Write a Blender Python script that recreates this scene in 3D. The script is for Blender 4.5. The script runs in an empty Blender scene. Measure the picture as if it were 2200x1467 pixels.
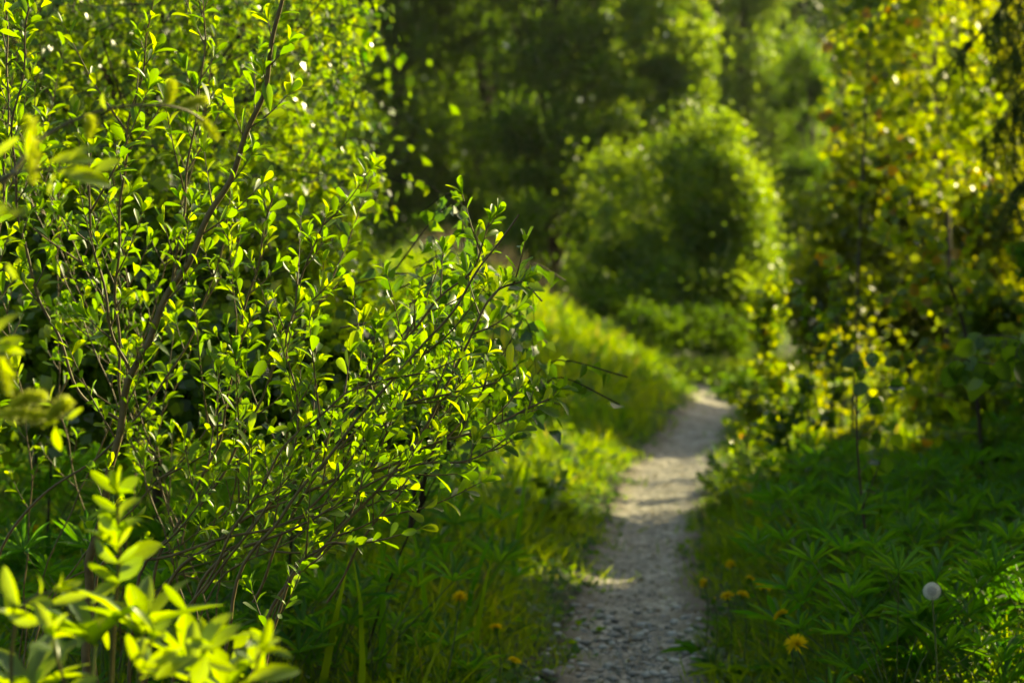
import bpy, math, numpy as np
from mathutils import Matrix, Vector
R = math.radians
rng = np.random.default_rng(11)
scn = bpy.context.scene
COL = scn.collection

# ------------------------------------------------------------------ camera, sky, sun, exposure
CAM_H = 1.0
F = 4278.0                      # focal length in pixels of the 2200 px wide photograph (70 mm on 36 mm)
HZ = 640.0                      # row of the horizon in the photograph
cam_d = bpy.data.cameras.new('camera'); cam = bpy.data.objects.new('camera', cam_d); COL.objects.link(cam)
cam.location = (0, 0, CAM_H); cam.rotation_euler = (R(90 - 1.25), 0, 0)
cam_d.lens = 70; cam_d.sensor_width = 36; cam_d.clip_end = 1500; cam_d.clip_start = .05
cam_d.dof.use_dof = True; cam_d.dof.focus_distance = 3.25; cam_d.dof.aperture_fstop = 5.3; cam_d.dof.aperture_blades = 0
scn.camera = cam
SUN_AZ, SUN_EL = 52.0, 25.0
w = bpy.data.worlds.new('World'); scn.world = w; w.use_nodes = True
nt = w.node_tree; bg = nt.nodes['Background']
sky = nt.nodes.new('ShaderNodeTexSky'); sky.sky_type = 'NISHITA'; sky.sun_disc = False
sky.sun_elevation = R(SUN_EL); sky.sun_rotation = R(SUN_AZ)
nt.links.new(sky.outputs[0], bg.inputs[0]); bg.inputs[1].default_value = 0.105; sky.dust_density = 3.0; sky.ozone_density = .4
S = np.array([math.sin(R(SUN_AZ)) * math.cos(R(SUN_EL)), math.cos(R(SUN_AZ)) * math.cos(R(SUN_EL)), math.sin(R(SUN_EL))])
sd = bpy.data.lights.new('sun', 'SUN'); sd.energy = 5.0; sd.angle = R(0.5); sd.color = (1.0, .87, .54)
sun = bpy.data.objects.new('sun', sd); COL.objects.link(sun); sun.location = (8, 8, 12)
sun.rotation_euler = Vector(-S).to_track_quat('-Z', 'Y').to_euler()
scn.view_settings.view_transform = 'Standard'; scn.view_settings.look = 'None'
scn.view_settings.gamma = 1.0; scn.view_settings.exposure = 1.3
scn.view_settings.use_curve_mapping = False
scn.view_settings.use_white_balance = True; scn.view_settings.white_balance_temperature = 7300; scn.view_settings.white_balance_tint = 0   # camera set for shade
cy = scn.cycles
cy.use_denoising = True; cy.max_bounces = 7; cy.diffuse_bounces = 4; cy.glossy_bounces = 2
cy.transmission_bounces = 4; cy.transparent_max_bounces = 4
cy.sample_clamp_indirect = 6; cy.use_adaptive_sampling = True; cy.adaptive_threshold = .02

# ------------------------------------------------------------------ helpers
def P(px, py, d):
    """world point seen at a pixel of the photograph at distance d along the path"""
    return np.array([(px - 1100) / F * d, d, CAM_H - (py - HZ) / F * d])
def nrm(v):
    return v / np.maximum(np.linalg.norm(v, axis=-1, keepdims=True), 1e-9)
def frames(d, n):
    """rotation matrices whose Y is the leaf axis d and whose Z leans to n"""
    d = nrm(d); s = nrm(np.cross(d, n)); z = np.cross(s, d)
    return np.stack([s, d, z], axis=-1)
def randdir(n, up=0.0):
    v = rng.normal(size=(n, 3)); v = nrm(v); v[:, 2] += up
    return nrm(v)
def smooth(pts, n=8):
    p = np.asarray(pts, float); q = np.vstack([2 * p[0] - p[1], p, 2 * p[-1] - p[-2]])
    out = []
    for i in range(1, len(q) - 2):
        a, b, c, d = q[i - 1], q[i], q[i + 1], q[i + 2]
        for t in np.linspace(0, 1, n, endpoint=False):
            out.append(.5 * ((2 * b) + (c - a) * t + (2 * a - 5 * b + 4 * c - d) * t * t + (3 * b - a - 3 * c + d) * t ** 3))
    out.append(q[-2]); return np.array(out)
class Geo:
    def __init__(s): s.v = []; s.q = []; s.t = []; s.r = []; s.uv = []; s.n = 0
    def add(s, v, q=None, t=None, rnd=0.5, uv=None):
        v = np.asarray(v, float)
        s.v.append(v)
        if q is not None and len(q): s.q.append(np.asarray(q) + s.n)
        if t is not None and len(t): s.t.append(np.asarray(t) + s.n)
        s.r.append(np.broadcast_to(np.asarray(rnd, float), (len(v),)))
        s.uv.append(np.zeros((len(v), 2)) if uv is None else uv)
        s.n += len(v)
    def tube(s, path, r0, r1, sides=5, rnd=.5):
        p = np.asarray(path, float); n = len(p)
        tan = nrm(np.gradient(p, axis=0))
        ref = np.array([.3, .9, .2]) if abs(tan[0][2]) > .8 else np.array([0, 0, 1.0])
        a = nrm(np.cross(tan, ref)); b = np.cross(tan, a)
        rad = np.linspace(r0, r1, n)
        ang = np.arange(sides) / sides * 2 * math.pi
        v = p[:, None] + rad[:, None, None] * (np.cos(ang)[None, :, None] * a[:, None] + np.sin(ang)[None, :, None] * b[:, None])
        i = np.arange(n - 1)[:, None] * sides; j = np.arange(sides)[None]; k = (j + 1) % sides
        q = np.stack([i + j, i + k, i + sides + k, i + sides + j], -1).reshape(-1, 4)
        s.add(v.reshape(-1, 3), q, rnd=rnd)
    def leaves(s, tm, pos, Rm, sc, rnd):
        if len(pos) == 0: return
        v, q, uv = tm; N, k = len(pos), len(v)
        V = np.einsum('nij,kj->nki', Rm, v) * np.asarray(sc).reshape(-1, 1, 1) + pos[:, None]
        Q = (q[None] + (np.arange(N) * k)[:, None, None]).reshape(-1, 4)
        s.add(V.reshape(-1, 3), Q, rnd=np.repeat(rnd, k), uv=np.tile(uv, (N, 1)))
    def mesh(s, name, mat, smooth_=True):
        me = bpy.data.meshes.new(name)
        v = np.vstack(s.v); me.vertices.add(len(v)); me.vertices.foreach_set('co', v.ravel())
        q = np.vstack(s.q) if s.q else np.zeros((0, 4), int); t = np.vstack(s.t) if s.t else np.zeros((0, 3), int)
        loops = np.concatenate([q.ravel(), t.ravel()]); me.loops.add(len(loops)); me.loops.foreach_set('vertex_index', loops.astype(np.int32))
        nf = len(q) + len(t); me.polygons.add(nf)
        st = np.concatenate([np.arange(len(q)) * 4, len(q) * 4 + np.arange(len(t)) * 3])
        me.polygons.foreach_set('loop_start', st.astype(np.int32))
        me.polygons.foreach_set('use_smooth', np.full(nf, smooth_))
        a = me.attributes.new('rnd', 'FLOAT', 'POINT'); a.data.foreach_set('value', np.concatenate(s.r).astype(np.float32))
        u = np.zeros((len(v), 3)); u[:, :2] = np.vstack(s.uv)
        a = me.attributes.new('leafuv', 'FLOAT_VECTOR', 'POINT'); a.data.foreach_set('vector', u.ravel().astype(np.float32))
        me.update(calc_edges=True)
        if mat: me.materials.append(mat)
        return me
def link(name, data, parent=None, loc=None, kind=None, label=None):
    o = bpy.data.objects.new(name, data); COL.objects.link(o)
    if parent is not None: o.parent = parent
    if loc is not None: o.location = loc
    if kind: o['kind'] = kind
    if label: o['label'] = label
    return o
def thing(name, label, cat, loc, group=None):
    o = link(name, None, loc=tuple(loc)); o.empty_display_size = .1
    o['label'] = label; o['category'] = cat
    if group: o['group'] = group
    return o
def part(root, name, geo, mat, kind=None, label=None, smooth_=True):
    """world-space geometry made a child of root"""
    b = np.array(root.location)
    geo.v = [v - b for v in geo.v]
    return link(name, geo.mesh(name, mat, smooth_), root, kind=kind, label=label)

# leaf templates: along +Y, width in X, upper face +Z ------------------------------------------
def leaf_t(ys, ws, fold=.18, curl=.15, cols=3):
    v, uv = [], []
    xs = [-1, 0, 1] if cols == 3 else [-1, 1]
    for y, w_ in zip(ys, ws):
        for x in xs:
            v.append((x * w_, y, abs(x) * w_ * fold * 2 - curl * y * y)); uv.append((x, y))
    n = len(xs); q = []
    for r in range(len(ys) - 1):
        for c in range(n - 1):
            q.append((r * n + c, r * n + c + 1, (r + 1) * n + c + 1, (r + 1) * n + c))
    return np.array(v, float), np.array(q), np.array(uv, float)
T_WILLOW = [leaf_t([0, .12, .35, .62, .84, .95, 1], [.012, .05 * k, .135 * k, .21 * k, .2 * k, .11, .01], f, c) for f, c, k in ((.15, .1, 1), (.3, .25, .85), (.22, -.12, .95), (.35, .42, .75))]
T_BIRCH = [leaf_t([0, .16, .2, .4, .65, .85, 1], [.01, .012, .27, .33, .2, .08, .01], f, c) for f, c in ((.12, .1), (.3, .3))]
T_BIRCHC = leaf_t([0, .18, .36, .7, 1], [.012, .02, .33, .17, .01], 0, .2, cols=2)
T_ASPEN = [leaf_t([0, .2, .3, .5, .75, .93, 1], [.01, .012, .25, .4, .36, .16, .01], f, c) for f, c in ((.08, .05), (.22, .3))]
T_LANCE = leaf_t([0, .3, .62, .88, 1], [.015, .075, .1, .05, .006], .4, .3)
T_WIDE = [leaf_t([0, .1, .3, .55, .8, .93, 1], [.015, .07, .22 * k, .27 * k, .2 * k, .08, .008], f, c) for f, c, k in ((.12, .12, 1), (.35, .35, .72), (.3, -.2, .62), (.4, .5, .7))]
T_MID = leaf_t([0, .5, 1], [.03, .34, .03], .25, .25)
T_MID2 = leaf_t([0, .45, 1], [.02, .42, .05], 0, .2, cols=2)
T_FAR = (np.array([(0, 0, .06), (.36, .45, -.04), (0, 1, .06), (-.36, .45, -.04)], float), np.array([(0, 1, 2, 3)]), np.zeros((4, 2)))
T_LUP = leaf_t([0, .3, .62, .88, 1], [.012, .055, .078, .045, .006], .5, .06)
T_GRASS = leaf_t([0, .4, .75, 1], [.026, .022, .013, .001], 0, .5, cols=2)
T_GRASS2 = leaf_t([0, .55, 1], [.026, .02, .001], 0, .5, cols=2)
T_CONE = leaf_t([0, .4, 1], [.025, .02, .003], 0, .1, cols=2)

# ------------------------------------------------------------------ materials
def new_mat(name):
    m = bpy.data.materials.new(name); m.use_nodes = True
    n = m.node_tree.nodes; b = n['Principled BSDF']; return m, n, m.node_tree.links, b
def ramp(n, stops):
    r = n.new('ShaderNodeValToRGB'); e = r.color_ramp.elements
    e[0].position = stops[0][0]; e[0].color = (*stops[0][1], 1)
    e[1].position = stops[-1][0]; e[1].color = (*stops[-1][1], 1)
    for p, c in stops[1:-1]:
        x = e.new(p); x.color = (*c, 1)
    return r
def leaf_mat(name, cols, trans, tw=.5, rough=.38, spec=.5, vein=True):
    m, n, l, b = new_mat(name)
    at = n.new('ShaderNodeAttribute'); at.attribute_name = 'rnd'
    rc = ramp(n, cols); rt = ramp(n, trans)
    l.new(at.outputs['Fac'], rc.inputs[0]); l.new(at.outputs['Fac'], rt.inputs[0])
    c_out, t_out = rc.outputs[0], rt.outputs[0]
    if vein:
        uv = n.new('ShaderNodeAttribute'); uv.attribute_name = 'leafuv'
        sp = n.new('ShaderNodeSeparateXYZ'); l.new(uv.outputs['Vector'], sp.inputs[0])
        ab = n.new('ShaderNodeMath'); ab.operation = 'ABSOLUTE'; l.new(sp.outputs[0], ab.inputs[0])
        # midrib and side veins
        mr = n.new('ShaderNodeMath'); mr.operation = 'LESS_THAN'; l.new(ab.outputs[0], mr.inputs[0]); mr.inputs[1].default_value = .07
        a1 = n.new('ShaderNodeMath'); a1.operation = 'MULTIPLY_ADD'; l.new(ab.outputs[0], a1.inputs[0]); a1.inputs[1].default_value = -.32; l.new(sp.outputs[1], a1.inputs[2])
        a2 = n.new('ShaderNodeMath'); a2.operation = 'MULTIPLY'; l.new(a1.outputs[0], a2.inputs[0]); a2.inputs[1].default_value = 52
        a3 = n.new('ShaderNodeMath'); a3.operation = 'SINE'; l.new(a2.outputs[0], a3.inputs[0])
        a4 = n.new('ShaderNodeMath'); a4.operation = 'GREATER_THAN'; l.new(a3.outputs[0], a4.inputs[0]); a4.inputs[1].default_value = .86
        a5 = n.new('ShaderNodeMath'); a5.operation = 'MULTIPLY'; l.new(a4.outputs[0], a5.inputs[0]); a5.inputs[1].default_value = .45
        mx = n.new('ShaderNodeMath'); mx.operation = 'MAXIMUM'; l.new(mr.outputs[0], mx.inputs[0]); l.new(a5.outputs[0], mx.inputs[1])
        sc = n.new('ShaderNodeMath'); sc.operation = 'MULTIPLY'; l.new(mx.outputs[0], sc.inputs[0]); sc.inputs[1].default_value = .45
        for which in (0, 1):
            mix = n.new('ShaderNodeMix'); mix.data_type = 'RGBA'; l.new(sc.outputs[0], mix.inputs['Factor'])
            l.new((c_out, t_out)[which], mix.inputs['A'])
            mix.inputs['B'].default_value = ((.16, .22, .05, 1), (.20, .26, .02, 1))[which]
            if which == 0: c_out = mix.outputs['Result']
            else: t_out = mix.outputs['Result']
    l.new(c_out, b.inputs['Base Color']); b.inputs['Roughness'].default_value = rough
    b.inputs['Specular IOR Level'].default_value = spec
    tr = n.new('ShaderNodeBsdfTranslucent'); l.new(t_out, tr.inputs[0])
    ms = n.new('ShaderNodeMixShader'); ms.inputs[0].default_value = tw
    l.new(b.outputs[0], ms.inputs[1]); l.new(tr.outputs[0], ms.inputs[2])
    l.new(ms.outputs[0], n['Material Output'].inputs[0]); return m
def plain_mat(name, c1, c2, scale=20, rough=.8, spec=.2, bump=.0):
    m, n, l, b = new_mat(name)
    tx = n.new('ShaderNodeTexNoise'); tx.inputs['Scale'].default_value = scale; tx.inputs['Detail'].default_value = 5
    gc = n.new('ShaderNodeTexCoord'); l.new(gc.outputs['Object'], tx.inputs[0])
    r = ramp(n, [(.3, c1), (.7, c2)]); l.new(tx.outputs[0], r.inputs[0]); l.new(r.outputs[0], b.inputs['Base Color'])
    b.inputs['Roughness'].default_value = rough; b.inputs['Specular IOR Level'].default_value = spec
    if bump:
        bp = n.new('ShaderNodeBump'); bp.inputs['Strength'].default_value = bump; l.new(tx.outputs[0], bp.inputs['Height']); l.new(bp.outputs[0], b.inputs['Normal'])
    return m
M = {}
M['willow'] = leaf_mat('willow_leaf', [(0, (.035, .085, .012)), (.6, (.06, .12, .015)), (1, (.10, .16, .02))],
                       [(0, (.16, .34, .006)), (.6, (.28, .50, .005)), (.96, (.54, .68, .007)), (1, (.65, .45, .01))], .58, .38, .42)
M['near'] = leaf_mat('near_leaf', [(0, (.05, .11, .012)), (1, (.09, .15, .018))],
                     [(0, (.24, .46, .006)), (1, (.56, .70, .008))], .55, .3, .7)
M['birch'] = leaf_mat('birch_leaf', [(0, (.03, .075, .01)), (1, (.07, .12, .015))],
                      [(0, (.11, .27, .005)), (.8, (.42, .60, .007)), (1, (.58, .62, .01))], .55, .27, .7)
M['aspen'] = leaf_mat('aspen_leaf', [(0, (.05, .10, .01)), (.95, (.09, .13, .015)), (1, (.22, .10, .02))],
                      [(0, (.20, .33, .005)), (.5, (.46, .60, .005)), (.92, (.70, .72, .006)), (.945, (.78, .42, .01)), (1, (.65, .22, .01))], .55, .35, .5)
M['olive'] = leaf_mat('olive_leaf', [(0, (.03, .055, .006)), (1, (.07, .09, .01))],
                      [(0, (.18, .26, .003)), (.7, (.56, .60, .003)), (.95, (.74, .68, .004)), (.97, (.75, .42, .006)), (1, (.5, .24, .01))], .52, .4, .4, False)
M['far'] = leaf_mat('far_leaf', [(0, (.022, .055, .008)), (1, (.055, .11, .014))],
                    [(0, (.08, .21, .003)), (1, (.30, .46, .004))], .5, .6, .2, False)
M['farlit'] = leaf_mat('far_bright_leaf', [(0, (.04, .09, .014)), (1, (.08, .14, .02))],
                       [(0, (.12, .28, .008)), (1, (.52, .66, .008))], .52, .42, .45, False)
M['fardark'] = leaf_mat('dark_conifer_needles', [(0, (.016, .040, .009)), (1, (.035, .075, .014))],
                        [(0, (.04, .10, .01)), (1, (.09, .16, .015))], .25, .5, .3, False)
M['needle'] = leaf_mat('spruce_needles', [(0, (.03, .07, .012)), (1, (.07, .13, .02))], [(0, (.12, .20, .01)), (1, (.30, .36, .01))], .4, .5, .3, False)
M['grass'] = leaf_mat('grass_blade', [(0, (.024, .09, .006)), (.9, (.055, .13, .01)), (1, (.18, .15, .05))],
                      [(0, (.12, .30, .003)), (.85, (.58, .70, .004)), (1, (.6, .5, .05))], .55, .5, .25, False)
M['herb'] = leaf_mat('herb_leaf', [(0, (.022, .09, .005)), (1, (.055, .15, .009))],
                     [(0, (.07, .28, .003)), (1, (.36, .50, .006))], .5, .5, .25, False)
M['lupin'] = leaf_mat('lupin_leaf', [(0, (.024, .11, .006)), (1, (.055, .17, .010))],
                      [(0, (.07, .32, .004)), (1, (.24, .46, .008))], .48, .45, .28, True)
M['drygrass'] = leaf_mat('dry_grass', [(0, (.12, .10, .05)), (1, (.24, .20, .10))],
                         [(0, (.18, .14, .06)), (1, (.3, .25, .11))], .3, .6, .2, False)
M['catkin'] = leaf_mat('catkin_fluff', [(0, (.25, .30, .03)), (1, (.50, .52, .08))],
                       [(0, (.65, .75, .02)), (1, (.85, .88, .05))], .55, .5, .3, False)
M['bark'] = plain_mat('willow_bark', (.075, .05, .016), (.15, .11, .035), 60, .6, .35, .3)
M['twig'] = plain_mat('young_twig', (.07, .055, .015), (.13, .12, .03), 40, .5, .4)
M['darkbark'] = plain_mat('dark_bark', (.018, .014, .008), (.05, .04, .022), 12, .85, .2, .4)
M['greystem'] = plain_mat('sapling_bark', (.03, .02, .012), (.07, .045, .025), 50, .6, .4)
M['gstem'] = plain_mat('green_stem', (.04, .09, .01), (.10, .12, .03), 40, .5, .4)
M['petal'] = leaf_mat('dandelion_petals', [(0, (.72, .52, .006)), (1, (.85, .68, .01))], [(0, (.7, .5, .004)), (1, (.9, .7, .01))], .4, .6, .2, False)
M['fluff'] = leaf_mat('seed_fluff', [(0, (.75, .75, .70)), (1, (.85, .85, .82))], [(0, (.7, .7, .65)), (1, (.85, .85, .8))], .45, .6, .2, False)
M['seed'] = plain_mat('seed_core', (.06, .05, .02), (.14, .12, .05), 300)

# ------------------------------------------------------------------ terrain
PC = np.array([(-4, .30), (0, .30), (3, .31), (5.17, .335), (6.02, .385), (7.13, .45), (9.3, .66), (11.0, .86), (12.4, 1.05), (13.8, 1.26),
               (16.5, 1.66), (18.6, 1.93), (20.4, 1.92), (22.5, 1.55), (25, .9), (28, .0)])
PW = np.array([(-4, .21), (5.17, .21), (6, .19), (7.1, .18), (9.3, .19), (11.9, .26), (13.8, .22), (16.5, .2), (28, .22)])
def path_x(y): return np.interp(y, PC[:, 0], PC[:, 1])
def path_w(y): return np.interp(y, PW[:, 0], PW[:, 1])
def sst(a, b, x):
    t = np.clip((x - a) / (b - a), 0, 1); return t * t * (3 - 2 * t)
def wob(x, y, s, k=0):
    return (np.sin(x * 1.7 * s + k + 1.3 * np.sin(y * 1.1 * s + k)) + np.sin(y * 2.3 * s + 2 * k + 1.7 * np.sin(x * 1.9 * s)) + np.sin((x + y) * 3.7 * s + k)) / 3
def tz(x, y):
    x = np.asarray(x, float); y = np.asarray(y, float)
    mound = 1.27 * np.exp(-((x + .8) / 1.7) ** 2) * sst(12.5, 18.5, y) * (1 - .6 * sst(26, 34, y))
    left = .9 * sst(-1.5, -7, x) * sst(8, 16, y)
    right = .25 * sst(.5, 3.0, x - path_x(y)) 
    off = np.abs(x - path_x(y)) - path_w(y)
    rough = .03 * wob(x, y, 1.2) + .012 * wob(x, y, 5, 2)
    far = .02 * np.maximum(y - 26, 0)
    return mound + left + right + far + rough * sst(-.02, .35, off) - .035 * (1 - sst(-.1, .12, off))
def ground():
    ys = np.unique(np.concatenate([np.linspace(-60, -3, 12), np.arange(-3, 4, .3), np.arange(4, 30, .12), np.linspace(30, 60, 40), np.linspace(60, 600, 14)]))
    xs = np.unique(np.concatenate([np.linspace(-400, -8, 14), np.arange(-8, -2.2, .25), np.arange(-2.2, 4.5, .06), np.arange(4.5, 9, .25), np.linspace(9, 400, 14)]))
    X, Y = np.meshgrid(xs, ys); Z = tz(X, Y)
    nx = len(xs); i = np.arange(len(ys) - 1)[:, None] * nx; j = np.arange(nx - 1)[None]
    q = np.stack([i + j, i + j + 1, i + nx + j + 1, i + nx + j], -1).reshape(-1, 4)
    g = Geo(); g.add(np.stack([X, Y, Z], -1).reshape(-1, 3), q)
    m, n, l, b = new_mat('soil_and_moss')
    tc = n.new('ShaderNodeTexCoord'); t1 = n.new('ShaderNodeTexNoise'); t1.inputs['Scale'].default_value = 7; t1.inputs['Detail'].default_value = 8
    l.new(tc.outputs['Object'], t1.inputs[0])
    r = ramp(n, [(.3, (.018, .028, .006)), (.5, (.035, .055, .01)), (.72, (.07, .055, .03))]); l.new(t1.outputs[0], r.inputs[0]); l.new(r.outputs[0], b.inputs['Base Color'])
    b.inputs['Roughness'].default_value = .95
    bp = n.new('ShaderNodeBump'); bp.inputs['Strength'].default_value = .6; bp.inputs['Distance'].default_value = .03
    t2 = n.new('ShaderNodeTexNoise'); t2.inputs['Scale'].default_value = 60; l.new(tc.outputs['Object'], t2.inputs[0]); l.new(t2.outputs[0], bp.inputs['Height']); l.new(bp.outputs[0], b.inputs['Normal'])
    link('ground', g.mesh('ground', m), kind='structure')
def footpath():
    ys = np.arange(-2, 27, .03); us = np.linspace(-1.5, 1.5, 33)
    Y, U = np.meshgrid(ys, us, indexing='ij')
    W = path_w(Y) * (1.04 + .12 * wob(Y, Y * .3, 2.0, 1)) + .02 * wob(Y * 4, Y, 3)
    X = path_x(Y) + U * W
    Z = tz(X, Y) + .010 + .006 * wob(X * 9, Y * 9, 1.0) + .010 * np.abs(U) * (np.abs(U) < 1.1) - .10 * sst(1.05, 1.5, np.abs(U) + .12 * wob(X * 6, Y * 6, 1, 3))
    k = len(us); i = np.arange(len(ys) - 1)[:, None] * k; j = np.arange(k - 1)[None]
    q = np.stack([i + j, i + j + 1, i + k + j + 1, i + k + j], -1).reshape(-1, 4)
    g = Geo(); g.add(np.stack([X, Y, Z], -1).reshape(-1, 3), q, uv=np.stack([U, Y], -1).reshape(-1, 2))
    m, n, l, b = new_mat('packed_gravel')
    tc = n.new('ShaderNodeTexCoord')
    vo = n.new('ShaderNodeTexVoronoi'); vo.inputs['Scale'].default_value = 70; l.new(tc.outputs['Object'], vo.inputs[0])
    sc_ = n.new('ShaderNodeSeparateColor'); l.new(vo.outputs['Color'], sc_.inputs[0])
    r = ramp(n, [(0, (.10, .09, .072)), (.5, (.28, .252, .20)), (1, (.62, .57, .47))]); l.new(sc_.outputs[0], r.inputs[0])
    no = n.new('ShaderNodeTexNoise'); no.inputs['Scale'].default_value = 5; no.inputs['Detail'].default_value = 6; l.new(tc.outputs['Object'], no.inputs[0])
    r2 = ramp(n, [(.4, (0, 0, 0)), (.62, (1, 1, 1))]); l.new(no.outputs[0], r2.inputs[0])
    uv = n.new('ShaderNodeAttribute'); uv.attribute_name = 'leafuv'; sp = n.new('ShaderNodeSeparateXYZ'); l.new(uv.outputs['Vector'], sp.inputs[0])
    ab = n.new('ShaderNodeMath'); ab.operation = 'ABSOLUTE'; l.new(sp.outputs[0], ab.inputs[0])
    mr = n.new('ShaderNodeMapRange'); mr.inputs[1].default_value = .55; mr.inputs[2].default_value = 1.1; l.new(ab.outputs[0], mr.inputs[0])
    mx = n.new('ShaderNodeMath'); mx.operation = 'MULTIPLY_ADD'; l.new(r2.outputs[0], mx.inputs[0]); mx.inputs[1].default_value = .55; l.new(mr.outputs[0], mx.inputs[2]); mx.use_clamp = True
    mix = n.new('ShaderNodeMix'); mix.data_type = 'RGBA'; l.new(mx.outputs[0], mix.inputs['Factor']); l.new(r.outputs[0], mix.inputs['A']); mix.inputs['B'].default_value = (.13, .105, .07, 1)
    l.new(mix.outputs['Result'], b.inputs['Base Color']); b.inputs['Roughness'].default_value = .85
    bp = n.new('ShaderNodeBump'); bp.inputs['Strength'].default_value = .8; bp.inputs['Distance'].default_value = .008; bp.invert = True
    l.new(vo.outputs['Distance'], bp.inputs['Height']); l.new(bp.outputs[0], b.inputs['Normal'])
    path = link('footpath', g.mesh('footpath', m), kind='structure')
    # stones
    def stone(seed):
        r_ = np.random.default_rng(seed); ph = np.array([-90, -30, 20, 60, 90]); v = []
        n_ = 7; a0 = r_.uniform(0, 6); rr = r_.uniform(.75, 1.15, n_)
        v.append((0, 0, -.25))
        for p, rad, z in ((0, 1, -.05), (1, .82, .26), (2, .42, .36)):
            for i in range(n_):
                a = a0 + i / n_ * 6.283; v.append((math.cos(a) * rad * rr[i] * .62, math.sin(a) * rad * rr[i] * .5, z + r_.uniform(-.03, .03)))
        v.append((0, 0, .37)); t = []; q = []
        for i in range(n_):
            k = (i + 1) % n_; t.append((0, 1 + k, 1 + i)); t.append((22, 15 + i, 15 + k))
            for r0 in (1, 1 + n_): q.append((r0 + i, r0 + k, r0 + n_ + k, r0 + n_ + i))
        return np.array(v), np.array(q), np.array(t)
    sm, n, l, b = new_mat('grey_stone')
    at = n.new('ShaderNodeAttribute'); at.attribute_name = 'rnd'
    r = ramp(n, [(0, (.19, .185, .16)), (.5, (.37, .365, .33)), (1, (.60, .60, .56))]); l.new(at.outputs['Fac'], r.inputs[0])
    no = n.new('ShaderNodeTexNoise'); no.inputs['Scale'].default_value = 90; tc = n.new('ShaderNodeTexCoord'); l.new(tc.outputs['Object'], no.inputs[0])
    mm = n.new('ShaderNodeMix'); mm.data_type = 'RGBA'; mm.blend_type = 'MULTIPLY'; mm.inputs['Factor'].default_value = .5
    l.new(r.outputs[0], mm.inputs['A']); l.new(no.outputs[0], mm.inputs['B']); l.new(mm.outputs['Result'], b.inputs['Base Color']); b.inputs['Roughness'].default_value = .55
    shapes = []
    for s_ in range(10):
        g = Geo(); v, q, t = stone(s_); g.add(v, q, t, rnd=rng.random()); shapes.append(g.mesh('pebble', sm))
    N = 300
    y = 4.6 + 1.9 * rng.random(N) ** 1.3; u = rng.uniform(-1.25, 1.0, N); x = path_x(y) + u * path_w(y) * 1.05
    for i in range(N):
        o = link('pebble', shapes[i % 10], path, (x[i], y[i], tz(x[i], y[i]) + .018))
        s_ = rng.uniform(.014, .036); o.scale = (s_, s_, s_ * rng.uniform(.5, .9)); o.rotation_euler = (rng.uniform(-.2, .2), rng.uniform(-.2, .2), rng.uniform(0, 6))
    g = Geo(); n_ = 4300
    y = 4.3 + 9 * rng.random(n_) ** 1.5; u = rng.normal(0, .62, n_); x = path_x(y) + u * path_w(y)
    for i in range(n_):
        v, q, t = STONES[i % 4] if i >= 4 else (STONES.append(stone(20 + i)) or STONES[i])
        a = rng.uniform(0, 6); s_ = rng.uniform(.004, .014) * (1 if y[i] < 6.2 else .65); c, s2 = math.cos(a), math.sin(a)
        vv = np.stack([v[:, 0] * c - v[:, 1] * s2, v[:, 0] * s2 + v[:, 1] * c, v[:, 2]], -1) * s_ + (x[i], y[i], tz(x[i], y[i]) + .014)
        g.add(vv, q, t, rnd=rng.random() * .9)
    link('loose_gravel', g.mesh('loose_gravel', sm), path, kind='stuff')
STONES = []
ground(); footpath()

# ------------------------------------------------------------------ chosen sun patches, cut as gaps into the foliage
def gnoise(x, y): return wob(x, y, 1.9, 4) * .5 + wob(x, y, 5.1, 1) * .3
def sunlit(x, y):
    """1 where the ground should get sun; gaps for it are cut into the shrubs"""
    n = gnoise(x, y); off = x - path_x(y)
    a = ((y > 9.25 + .35 * n) & (y < 11.9 + .5 * n) & (off < .75))
    a |= ((y > 9.3) & (y < 14.2 + n) & (off < -.25)) & (x > -1.6)
    a |= ((y > 7.02) & (y < 7.52) & (off < .33) & (off > -.55))
    a |= (y > 16.8 + .6 * n)
    a |= ((y > 11) & (y < 16) & (off > .28 + .1 * n) & (off < 1.1))
    a |= ((y > 3.2) & (y < 4.85) & (x > .5 + .1 * n))
    return a
def keepmask(p, strength=1.0, shaft=True, groundgap=True):  # drops leaves that would block sun from the chosen patches and plants
    k = np.ones(len(p), bool); r = rng.random(len(p))
    if groundgap:
        t = (p[:, 2] - .10) / S[2]; G = p - S * t[:, None]
        k &= ~(sunlit(G[:, 0], G[:, 1]) & (r < strength))
    if shaft:
        far = ((7.4, 1.5, 2.3, 1.15, .8, 2.2), (10.4, 1.4, 2.9, .5, .7, 1.5), (13, 1.4, 4.5, .8, .9, 3.5), (8.0, 1.0, 1.9, .75, .4, 1.7), (15, 2, 5, .8, .8, 4)) if shaft == 2 else ()
        for yy, x0, x1, z0, pr, z1 in far + tuple(a + (1.0, 9.0) for a in ((1.9, -.8, .05, .40), (2.2, -.85, .05, .36), (3.35, -2.2, .28, .48), (4.4, -2.2, .3, .55), (5.6, -2.6, -.15, .6), (6.5, -2.6, -.15, .75))):
            t = (p[:, 1] - yy) / S[1]; Q = p - S * t[:, None]
            k &= ~((t > 0) & (Q[:, 0] > x0) & (Q[:, 0] < x1) & (Q[:, 2] > z0 + .08 * np.sin(Q[:, 0] * 9)) & (Q[:, 2] < z1) & (r < pr))
    return k

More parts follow.
